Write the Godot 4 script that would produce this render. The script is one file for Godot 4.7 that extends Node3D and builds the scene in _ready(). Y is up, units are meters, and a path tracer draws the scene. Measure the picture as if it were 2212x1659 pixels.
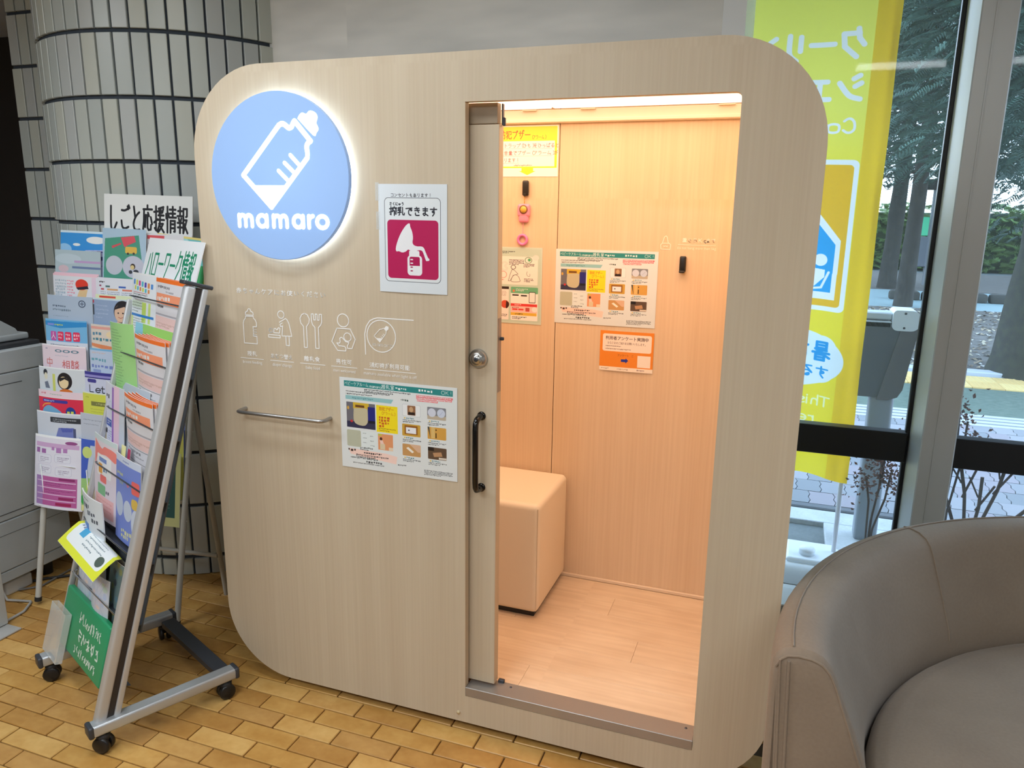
extends Node3D
# A nursing booth in a public lobby: tiled pillar, leaflet racks, copier, round sofa, window with a flag outside.

var M := {}
var rng := RandomNumberGenerator.new()
var glyph_cache := {}
var names := {}
var ribbon_no := 0

func _ready():
	rng.seed = 11
	# ---- camera ----
	var cam := Camera3D.new()
	cam.name = "camera"
	cam.fov = rad_to_deg(2.0 * atan(829.5 / 1639.7))
	cam.position = Vector3(1.7393, 1.6177, 1.9467)
	cam.rotation = Vector3(-0.2241, 0.3435, 0.0139)
	cam.near = 0.05
	cam.far = 300.0
	add_child(cam)
	cam.current = true
	# ---- sky and exposure ----
	var we := WorldEnvironment.new()
	we.name = "world_environment"
	var env := Environment.new()
	env.background_mode = Environment.BG_SKY
	var sm := ProceduralSkyMaterial.new()
	sm.sky_top_color = Color(0.72, 0.84, 0.97)
	sm.sky_horizon_color = Color(0.86, 0.94, 1.0)
	sm.ground_horizon_color = Color(0.62, 0.68, 0.72)
	sm.ground_bottom_color = Color(0.45, 0.48, 0.5)
	sm.sky_energy_multiplier = SKY
	sm.ground_energy_multiplier = SKY
	var sky := Sky.new()
	sky.sky_material = sm
	env.sky = sky
	env.tonemap_mode = Environment.TONE_MAPPER_LINEAR
	env.tonemap_exposure = 1.0
	env.sdfgi_enabled = true
	env.ssao_enabled = true
	env.ssil_enabled = true
	we.environment = env
	add_child(we)
	# ---- ceiling lamps of the lobby ----
	for k in LAMPS.size():
		ceiling_lamp(LAMPS[k])
	make_materials()
	build_room()
	build_floor()
	build_pillar()
	build_window()
	build_outside()
	build_booth()
	build_booth_things()
	build_sofa()
	build_copier()
	build_back_stand()
	build_front_rack()

const SKY := 2.2
# x, z, energy, what it hangs near
const LAMPS := [
	[-1.3, 1.4, 2.9, "the brochure racks"],
	[0.5, 2.7, 3.9, "the booth doorway"],
	[2.7, 2.2, 2.5, "the round sofa"],
	[0.4, 0.75, 1.3, "the top of the booth"],
	[1.0, 4.8, 2.4, "the far side of the lobby"],
]
const CEIL := 2.75

# ------------------------------------------------------------------ scene helpers
func numbered(called: String) -> String:
	if not names.has(called):
		names[called] = 0
		return called
	names[called] += 1
	return "%s_%03d" % [called, names[called]]

func tag(o: Node, label := "", category := "", group := "", kind := ""):
	if label != "": o.set_meta("label", label)
	if category != "": o.set_meta("category", category)
	if group != "": o.set_meta("group", group)
	if kind != "": o.set_meta("kind", kind)
	return o

func thing(called: String, label: String, category: String, at := Vector3.ZERO, group := "") -> Node3D:
	var o := Node3D.new()
	o.name = numbered(called)
	o.position = at
	tag(o, label, category, group)
	add_child(o)
	return o

# st: SurfaceTool, ArrayMesh or any Mesh
func obj(called: String, st, mat, parent: Node = null) -> MeshInstance3D:
	var mi := MeshInstance3D.new()
	mi.name = numbered(called) if parent == null else called
	var m: Mesh
	if st is SurfaceTool:
		st.generate_normals()
		m = st.commit()
	else:
		m = st
	mi.mesh = m
	if mat != null:
		if m.get_surface_count() == 1:
			mi.material_override = mat
		else:
			mi.set_surface_override_material(0, mat)
	if parent == null:
		add_child(mi, true)
	else:
		parent.add_child(mi, true)
	return mi

func struct(called: String, st, mat, label := "") -> MeshInstance3D:
	var o = obj(called, st, mat)
	o.set_meta("kind", "structure")
	if label != "": o.set_meta("label", label)
	return o

func mb() -> SurfaceTool:
	var st := SurfaceTool.new()
	st.begin(Mesh.PRIMITIVE_TRIANGLES)
	st.set_smooth_group(-1)
	return st

# ------------------------------------------------------------------ geometry helpers
func tri(st: SurfaceTool, a: Vector3, b: Vector3, c: Vector3):   # counter-clockwise seen from outside
	st.add_vertex(a)
	st.add_vertex(c)
	st.add_vertex(b)

func quad(st: SurfaceTool, a: Vector3, b: Vector3, c: Vector3, d: Vector3):
	tri(st, a, b, c)
	tri(st, a, c, d)

func cface(st: SurfaceTool, pts: Array, mid: Vector3, xf: Transform3D):
	var n = (pts[1] - pts[0]).cross(pts[2] - pts[0])
	var c := Vector3.ZERO
	for p in pts: c += p
	c /= pts.size()
	var q := pts.duplicate()
	if n.dot(c - mid) < 0.0: q.reverse()
	for i in range(1, q.size() - 1):
		tri(st, xf * q[0], xf * q[i], xf * q[i + 1])

# a box with chamfered edges
func box(st: SurfaceTool, c: Vector3, s: Vector3, bev := 0.0, xf := Transform3D.IDENTITY):
	var h := s * 0.5
	st.set_smooth_group(-1)
	if bev <= 0.0:
		var v := []
		for i in 8:
			v.append(c + Vector3(h.x if i & 1 else -h.x, h.y if i & 2 else -h.y, h.z if i & 4 else -h.z))
		for f in [[0, 1, 3, 2], [4, 5, 7, 6], [0, 1, 5, 4], [2, 3, 7, 6], [0, 2, 6, 4], [1, 3, 7, 5]]:
			cface(st, [v[f[0]], v[f[1]], v[f[2]], v[f[3]]], c, xf)
		return
	bev = minf(bev, minf(h.x, minf(h.y, h.z)) * 0.98)
	var P = func(sx, sy, sz, ax): # corner sign, axis that reaches the face
		var q = Vector3(sx * (h.x - (0.0 if ax == 0 else bev)), sy * (h.y - (0.0 if ax == 1 else bev)), sz * (h.z - (0.0 if ax == 2 else bev)))
		return c + q
	var S := [-1.0, 1.0]
	for a in S:
		cface(st, [P.call(a, -1.0, -1.0, 0), P.call(a, 1.0, -1.0, 0), P.call(a, 1.0, 1.0, 0), P.call(a, -1.0, 1.0, 0)], c, xf)
		cface(st, [P.call(-1.0, a, -1.0, 1), P.call(1.0, a, -1.0, 1), P.call(1.0, a, 1.0, 1), P.call(-1.0, a, 1.0, 1)], c, xf)
		cface(st, [P.call(-1.0, -1.0, a, 2), P.call(1.0, -1.0, a, 2), P.call(1.0, 1.0, a, 2), P.call(-1.0, 1.0, a, 2)], c, xf)
		for b in S:
			cface(st, [P.call(a, b, -1.0, 0), P.call(a, b, 1.0, 0), P.call(a, b, 1.0, 1), P.call(a, b, -1.0, 1)], c, xf)
			cface(st, [P.call(a, -1.0, b, 0), P.call(a, 1.0, b, 0), P.call(a, 1.0, b, 2), P.call(a, -1.0, b, 2)], c, xf)
			cface(st, [P.call(-1.0, a, b, 1), P.call(1.0, a, b, 1), P.call(1.0, a, b, 2), P.call(-1.0, a, b, 2)], c, xf)
			for d in S:
				cface(st, [P.call(a, b, d, 0), P.call(a, b, d, 1), P.call(a, b, d, 2)], c, xf)

# a box with rounded edges, built as a sphere pulled apart
func rbox(st: SurfaceTool, c: Vector3, s: Vector3, r: float, n := 4, xf := Transform3D.IDENTITY):
	st.set_smooth_group(1)
	var h := s * 0.5 - Vector3(r, r, r)
	var rows := []
	for i in range(2 * n + 2):
		var ph: float = -PI / 2 + (PI / 2) * (float(i if i <= n else i - 1) / n)
		var sy: float = -1.0 if i <= n else 1.0
		var row := []
		for q in 4:
			for j in n + 1:
				var th: float = q * PI / 2 + (PI / 2) * j / n
				var d := Vector3(cos(ph) * cos(th), sin(ph), cos(ph) * sin(th))
				var sx: float = [1.0, -1.0, -1.0, 1.0][q]
				var sz: float = [1.0, 1.0, -1.0, -1.0][q]
				row.append(xf * (c + Vector3(sx * h.x, sy * h.y, sz * h.z) + d * r))
		rows.append(row)
	for i in rows.size() - 1:
		var m: int = rows[i].size()
		for j in m:
			quad(st, rows[i][j], rows[i + 1][j], rows[i + 1][(j + 1) % m], rows[i][(j + 1) % m])
	st.set_smooth_group(-1)
	for e in [0, rows.size() - 1]:
		var q: Array = rows[e]
		var mid := Vector3.ZERO
		for p in q: mid += p
		mid /= q.size()
		for j in q.size():
			if e == 0: tri(st, mid, q[j], q[(j + 1) % q.size()])
			else: tri(st, mid, q[(j + 1) % q.size()], q[j])

func tube(st: SurfaceTool, pts: Array, r: float, sides := 8, closed := false, caps := true):
	st.set_smooth_group(1)
	var n := pts.size()
	var rings := []
	var up := Vector3(0.123, 0.97, 0.21).normalized()
	for i in n:
		var a: Vector3 = pts[i - 1] if i > 0 else (pts[n - 1] if closed else pts[0])
		var b: Vector3 = pts[(i + 1) % n] if (i < n - 1 or closed) else pts[n - 1]
		var t := (b - a).normalized()
		if i == 0 and absf(up.dot(t)) > 0.9: up = Vector3(1, 0.1, 0.2).normalized()
		var x := up.cross(t).normalized()
		var y := t.cross(x).normalized()
		up = y
		var ring := []
		for k in sides:
			var an := TAU * k / sides
			ring.append(pts[i] + (x * cos(an) + y * sin(an)) * r)
		rings.append(ring)
	for i in (n if closed else n - 1):
		var A: Array = rings[i]
		var B: Array = rings[(i + 1) % n]
		for k in sides:
			var l := (k + 1) % sides
			quad(st, A[k], A[l], B[l], B[k])
	if caps and not closed:
		st.set_smooth_group(-1)
		for k in range(1, sides - 1):
			tri(st, rings[0][0], rings[0][k + 1], rings[0][k])
			tri(st, rings[n - 1][0], rings[n - 1][k], rings[n - 1][k + 1])

# profile: points (r, y) from bottom to top; turned about y, placed by xf
func lathe(st: SurfaceTool, prof: Array, segs := 20, xf := Transform3D.IDENTITY, smooth := true):
	st.set_smooth_group(1 if smooth else -1)
	for i in prof.size() - 1:
		var a: Vector2 = prof[i]
		var b: Vector2 = prof[i + 1]
		for k in segs:
			var u := TAU * k / segs
			var v := TAU * (k + 1) / segs
			var p0 := xf * Vector3(a.x * cos(u), a.y, a.x * sin(u))
			var p1 := xf * Vector3(a.x * cos(v), a.y, a.x * sin(v))
			var p2 := xf * Vector3(b.x * cos(v), b.y, b.x * sin(v))
			var p3 := xf * Vector3(b.x * cos(u), b.y, b.x * sin(u))
			if a.x > 0.00001: tri(st, p0, p2, p1)
			if b.x > 0.00001: tri(st, p0, p3, p2)

# a flat outline (counter-clockwise, x right, y up) with thickness from z0 (back) to z1 (front)
func prism(st: SurfaceTool, poly: PackedVector2Array, z0: float, z1: float, xf := Transform3D.IDENTITY):
	st.set_smooth_group(-1)
	if Geometry2D.is_polygon_clockwise(poly):
		poly = poly.duplicate()
		poly.reverse()
	var t := Geometry2D.triangulate_polygon(poly)
	for i in range(0, t.size(), 3):
		var a := poly[t[i]]
		var b := poly[t[i + 1]]
		var c := poly[t[i + 2]]
		if (b - a).cross(c - a) < 0.0:
			var e := b
			b = c
			c = e
		tri(st, xf * Vector3(a.x, a.y, z1), xf * Vector3(b.x, b.y, z1), xf * Vector3(c.x, c.y, z1))
		tri(st, xf * Vector3(a.x, a.y, z0), xf * Vector3(c.x, c.y, z0), xf * Vector3(b.x, b.y, z0))
	for i in poly.size():
		var p := poly[i]
		var q := poly[(i + 1) % poly.size()]
		quad(st, xf * Vector3(p.x, p.y, z0), xf * Vector3(q.x, q.y, z0), xf * Vector3(q.x, q.y, z1), xf * Vector3(p.x, p.y, z1))

func rrect(x0: float, y0: float, x1: float, y1: float, r: Array, n := 10) -> PackedVector2Array:  # radii: bl, br, tr, tl
	var o := PackedVector2Array()
	var cs := [Vector2(x0, y0), Vector2(x1, y0), Vector2(x1, y1), Vector2(x0, y1)]
	var dx := [1.0, -1.0, -1.0, 1.0]
	var dy := [1.0, 1.0, -1.0, -1.0]
	for k in 4:
		var rr: float = r[k]
		if rr <= 0.0:
			o.append(cs[k])
			continue
		var m: Vector2 = cs[k] + Vector2(dx[k], dy[k]) * rr
		for j in n + 1:
			var an: float = PI + k * PI / 2 + (PI / 2) * j / n
			o.append(m + Vector2(cos(an), sin(an)) * rr)
	return o

# a flat stroke of some width along points in the plane of xf
func ribbon(st: SurfaceTool, pts: PackedVector2Array, w: float, xf: Transform3D, round_ends := true):
	st.set_smooth_group(-1)
	var h := w * 0.5
	ribbon_no = (ribbon_no + 1) % 9
	xf = xf.translated_local(Vector3(0, 0, ribbon_no * 0.00004))   # crossing strokes lie one on another, as ink does
	for i in pts.size() - 1:
		var a := pts[i]
		var b := pts[i + 1]
		if a.distance_to(b) < 0.00001: continue
		var n := (b - a).normalized().orthogonal() * h
		quad(st, xf * v3(a + n), xf * v3(b + n), xf * v3(b - n), xf * v3(a - n))
	for i in pts.size():
		if not round_ends and (i == 0 or i == pts.size() - 1): continue
		for k in 8:
			var u := TAU * k / 8
			var v := TAU * (k + 1) / 8
			var up := Vector3(0, 0, 0.00002)
			tri(st, xf * (v3(pts[i]) + up), xf * (v3(pts[i] + Vector2(cos(u), sin(u)) * h) + up), xf * (v3(pts[i] + Vector2(cos(v), sin(v)) * h) + up))

func v3(p: Vector2) -> Vector3:
	return Vector3(p.x, p.y, 0.0)

func smooth_line(p: PackedVector2Array, n := 5) -> PackedVector2Array:
	var o := PackedVector2Array()
	for i in p.size() - 1:
		var a := p[maxi(i - 1, 0)]
		var b := p[i]
		var c := p[i + 1]
		var d := p[mini(i + 2, p.size() - 1)]
		for k in n:
			o.append(b.cubic_interpolate(c, a, d, float(k) / n))
	o.append(p[p.size() - 1])
	return o

func mmline(s: String) -> PackedVector2Array:   # "x,y x,y" in millimetres
	var o := PackedVector2Array()
	for q in s.strip_edges().split(" ", false):
		var e := q.split(",")
		o.append(Vector2(e[0].to_float(), e[1].to_float()) * 0.001)
	return o

func circle_pts(c: Vector2, rx: float, ry: float, n := 32) -> PackedVector2Array:
	var o := PackedVector2Array()
	for k in n + 1:
		o.append(c + Vector2(cos(TAU * k / n) * rx, sin(TAU * k / n) * ry))
	return o

# ------------------------------------------------------------------ lettering
func glyph(ch: String) -> Array:
	if glyph_cache.has(ch): return glyph_cache[ch]
	var out := []
	if GLYPHS.has(ch):
		for s in GLYPHS[ch].split("/", false):
			var curved: bool = s.begins_with("~")
			var p := PackedVector2Array()
			for q in s.trim_prefix("~").split(" ", false):
				p.append(Vector2(q.substr(0, 2).to_float(), q.substr(2, 2).to_float()) / 100.0)
			out.append(smooth_line(p) if curved else p)
	glyph_cache[ch] = out
	return out

# strokes of a line of text; x right, y down, (x, y) the upper left corner; cw, ch the cell of a letter
func text_strokes(s: String, x: float, y: float, cw: float, ch: float, adv := 1.06) -> Array:
	var out := []
	for i in s.length():
		var c := s[i]
		for g in glyph(c):
			var p := PackedVector2Array()
			for q in g: p.append(Vector2(x + q.x * cw, y + q.y * ch))
			out.append(p)
		x += cw * adv * (0.5 if c in " (){}!'.,li1" else (0.76 if c in "abcdefghknorstuyv" else 1.0))
	return out

func text_mesh(st: SurfaceTool, s: String, x: float, ytop: float, cw: float, ch: float, w: float, xf: Transform3D, adv := 1.06):
	for p in text_strokes(s, x, 0.0, cw, ch, adv):
		var q := PackedVector2Array()
		for e in p: q.append(Vector2(e.x, ytop - e.y))
		ribbon(st, q, w, xf)

func text_width(s: String, cw: float, adv := 1.06) -> float:
	var x := 0.0
	for i in s.length():
		x += cw * adv * (0.5 if s[i] in " (){}!'.,li1" else (0.76 if s[i] in "abcdefghknorstuyv" else 1.0))
	return x

# ------------------------------------------------------------------ prints
class Sheet:
	var im: Image
	var w: float
	var h: float
	var host
	var rg := RandomNumberGenerator.new()
	func _init(host_, w_: int, h_: int, c: Color):
		host = host_
		w = w_
		h = h_
		rg.seed = w_ * 31 + h_
		im = Image.create(w_, h_, false, Image.FORMAT_RGB8)
		im.fill(c)
	# all measures are shares of the sheet, 0..100
	func r(x: float, y: float, a: float, b: float, c: Color):
		im.fill_rect(Rect2i(roundi(x * w / 100), roundi(y * h / 100), maxi(1, roundi(a * w / 100)), maxi(1, roundi(b * h / 100))), c)
	func px(x: int, y: int, c: Color, a: float):
		if x < 0 or y < 0 or x >= int(w) or y >= int(h) or a <= 0.0: return
		im.set_pixel(x, y, im.get_pixel(x, y).lerp(c, minf(a, 1.0)))
	func e(cx: float, cy: float, rx: float, ry: float, c: Color, hollow := 0.0):
		cx *= w / 100; rx *= w / 100; cy *= h / 100; ry *= h / 100
		for y in range(int(cy - ry) - 1, int(cy + ry) + 2):
			for x in range(int(cx - rx) - 1, int(cx + rx) + 2):
				var d := sqrt(pow((x + 0.5 - cx) / rx, 2) + pow((y + 0.5 - cy) / ry, 2))
				var a := (1.0 - d) * minf(rx, ry) + 0.5
				if hollow > 0.0: a = minf(a, hollow * h / 100 - (1.0 - d) * minf(rx, ry) + 0.5)
				px(x, y, c, a)
	func rr(x: float, y: float, a: float, b: float, rad: float, c: Color):   # rad in shares of the height
		var R := rad * h / 100
		var x0 := x * w / 100; var y0 := y * h / 100; var x1 := (x + a) * w / 100; var y1 := (y + b) * h / 100
		for j in range(int(y0), int(y1) + 1):
			for i in range(int(x0), int(x1) + 1):
				var qx := maxf(maxf(x0 + R - i - 0.5, i + 0.5 - (x1 - R)), 0.0)
				var qy := maxf(maxf(y0 + R - j - 0.5, j + 0.5 - (y1 - R)), 0.0)
				px(i, j, c, R - sqrt(qx * qx + qy * qy) + 0.5)
	func line(a: Vector2, b: Vector2, th: float, c: Color):    # in pixels
		var m := th * 0.5 + 1.0
		for y in range(int(minf(a.y, b.y) - m), int(maxf(a.y, b.y) + m) + 1):
			for x in range(int(minf(a.x, b.x) - m), int(maxf(a.x, b.x) + m) + 1):
				var q := Vector2(x + 0.5, y + 0.5)
				var t := clampf((q - a).dot(b - a) / maxf((b - a).length_squared(), 0.0001), 0.0, 1.0)
				px(x, y, c, th * 0.5 - q.distance_to(a + (b - a) * t) + 0.5)
	func path(s: String, th: float, c: Color, curved := false):    # "x,y x,y" in shares
		var p := PackedVector2Array()
		for q in s.split(" ", false):
			var f := q.split(",")
			p.append(Vector2(f[0].to_float() * w / 100, f[1].to_float() * h / 100))
		if curved: p = host.smooth_line(p)
		for i in p.size() - 1: line(p[i], p[i + 1], th, c)
	func poly(s: String, c: Color, curved := false):
		var p := PackedVector2Array()
		for q in s.split(" ", false):
			var f := q.split(",")
			p.append(Vector2(f[0].to_float() * w / 100, f[1].to_float() * h / 100))
		if curved:
			p.append(p[0])
			p = host.smooth_line(p)
		var lo := p[0]
		var hi := p[0]
		for q in p:
			lo = lo.min(q)
			hi = hi.max(q)
		for y in range(maxi(0, int(lo.y)), mini(int(h) - 1, int(hi.y)) + 1):
			var xs := []
			for i in p.size():
				var a := p[i]
				var b := p[(i + 1) % p.size()]
				if (a.y <= y + 0.5) != (b.y <= y + 0.5): xs.append(a.x + (b.x - a.x) * (y + 0.5 - a.y) / (b.y - a.y))
			xs.sort()
			for i in range(0, xs.size() - 1, 2):
				var x0 := clampi(roundi(xs[i]), 0, int(w))
				var x1 := clampi(roundi(xs[i + 1]), 0, int(w))
				if x1 > x0: im.fill_rect(Rect2i(x0, y, x1 - x0, 1), c)
	# lettering: x, y, cell width and height in shares; th in pixels
	func t(s: String, x: float, y: float, cw: float, ch: float, th: float, c: Color, adv := 1.06):
		for p in host.text_strokes(s, x * w / 100, y * h / 100, cw * w / 100, ch * h / 100, adv):
			for i in p.size() - 1: line(p[i], p[i + 1], th, c)
	# lines of print too small to read
	func small(x: float, y: float, a: float, rows: int, dy: float, c: Color, size := 1.6):
		for k in rows:
			var q := x
			var last := x + a * (1.0 if k < rows - 1 else 0.6)
			while q < last:
				var ww := rg.randf_range(0.5, 1.4) * size * h / w * 0.8
				r(q, y + k * dy + rg.randf_range(0, 0.25) * size, ww, size * rg.randf_range(0.55, 1.0), c)
				q += ww + size * 0.4 * h / w
	func photo(x: float, y: float, a: float, b: float, c0: Color, c1: Color, c2: Color):   # a small picture: two grounds and some shapes
		r(x, y, a, b, c0)
		r(x, y + b * 0.6, a, b * 0.4, c1)
		rr(x + a * 0.3, y + b * 0.22, a * 0.38, b * 0.6, b * 0.08, c2)
	func mat(rough := 0.45) -> StandardMaterial3D:
		var m := StandardMaterial3D.new()
		m.albedo_texture = ImageTexture.create_from_image(im)
		m.roughness = rough
		m.texture_repeat = false
		return m

func col(r: int, g: int, b: int) -> Color:
	return Color(r / 255.0, g / 255.0, b / 255.0)

# a sheet of paper or card: lower left corner at the origin of xf, print on the +z side
func paper(W: float, H: float, bow: float, th: float, curl := 0.0) -> ArrayMesh:
	var fr := SurfaceTool.new()
	fr.begin(Mesh.PRIMITIVE_TRIANGLES)
	fr.set_smooth_group(1)
	var bk := SurfaceTool.new()
	bk.begin(Mesh.PRIMITIVE_TRIANGLES)
	bk.set_smooth_group(1)
	var nx := 8 if bow != 0.0 or curl != 0.0 else 1
	var ny := 8 if curl != 0.0 or bow != 0.0 else 1
	var P = func(i, j, off):
		var u := float(i) / nx
		var v := float(j) / ny
		return Vector3(u * W, v * H, bow * (1.0 - pow(2.0 * u - 1.0, 2)) + curl * v * v + off)
	for j in ny:
		for i in nx:
			for k in [[0, 0], [1, 1], [1, 0], [0, 0], [0, 1], [1, 1]]:
				fr.set_uv(Vector2(float(i + k[0]) / nx, 1.0 - float(j + k[1]) / ny))
				fr.add_vertex(P.call(i + k[0], j + k[1], 0.0))
			quad(bk, P.call(i, j, -th), P.call(i, j + 1, -th), P.call(i + 1, j + 1, -th), P.call(i + 1, j, -th))
	bk.set_smooth_group(-1)
	for i in nx:
		quad(bk, P.call(i, 0, -th), P.call(i + 1, 0, -th), P.call(i + 1, 0, 0.0), P.call(i, 0, 0.0))
		quad(bk, P.call(i, ny, 0.0), P.call(i + 1, ny, 0.0), P.call(i + 1, ny, -th), P.call(i, ny, -th))
	for j in ny:
		quad(bk, P.call(0, j, 0.0), P.call(0, j + 1, 0.0), P.call(0, j + 1, -th), P.call(0, j, -th))
		quad(bk, P.call(nx, j, -th), P.call(nx, j + 1, -th), P.call(nx, j + 1, 0.0), P.call(nx, j, 0.0))
	fr.generate_normals()
	bk.generate_normals()
	var m := fr.commit()
	bk.commit(m)
	return m

func paper_obj(called: String, m: ArrayMesh, print_mat: Material, back: Material, parent: Node = null) -> MeshInstance3D:
	var mi := MeshInstance3D.new()
	mi.name = numbered(called) if parent == null else called
	mi.mesh = m
	mi.set_surface_override_material(0, print_mat)
	mi.set_surface_override_material(1, back)
	if parent == null: add_child(mi, true)
	else: parent.add_child(mi, true)
	return mi

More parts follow.
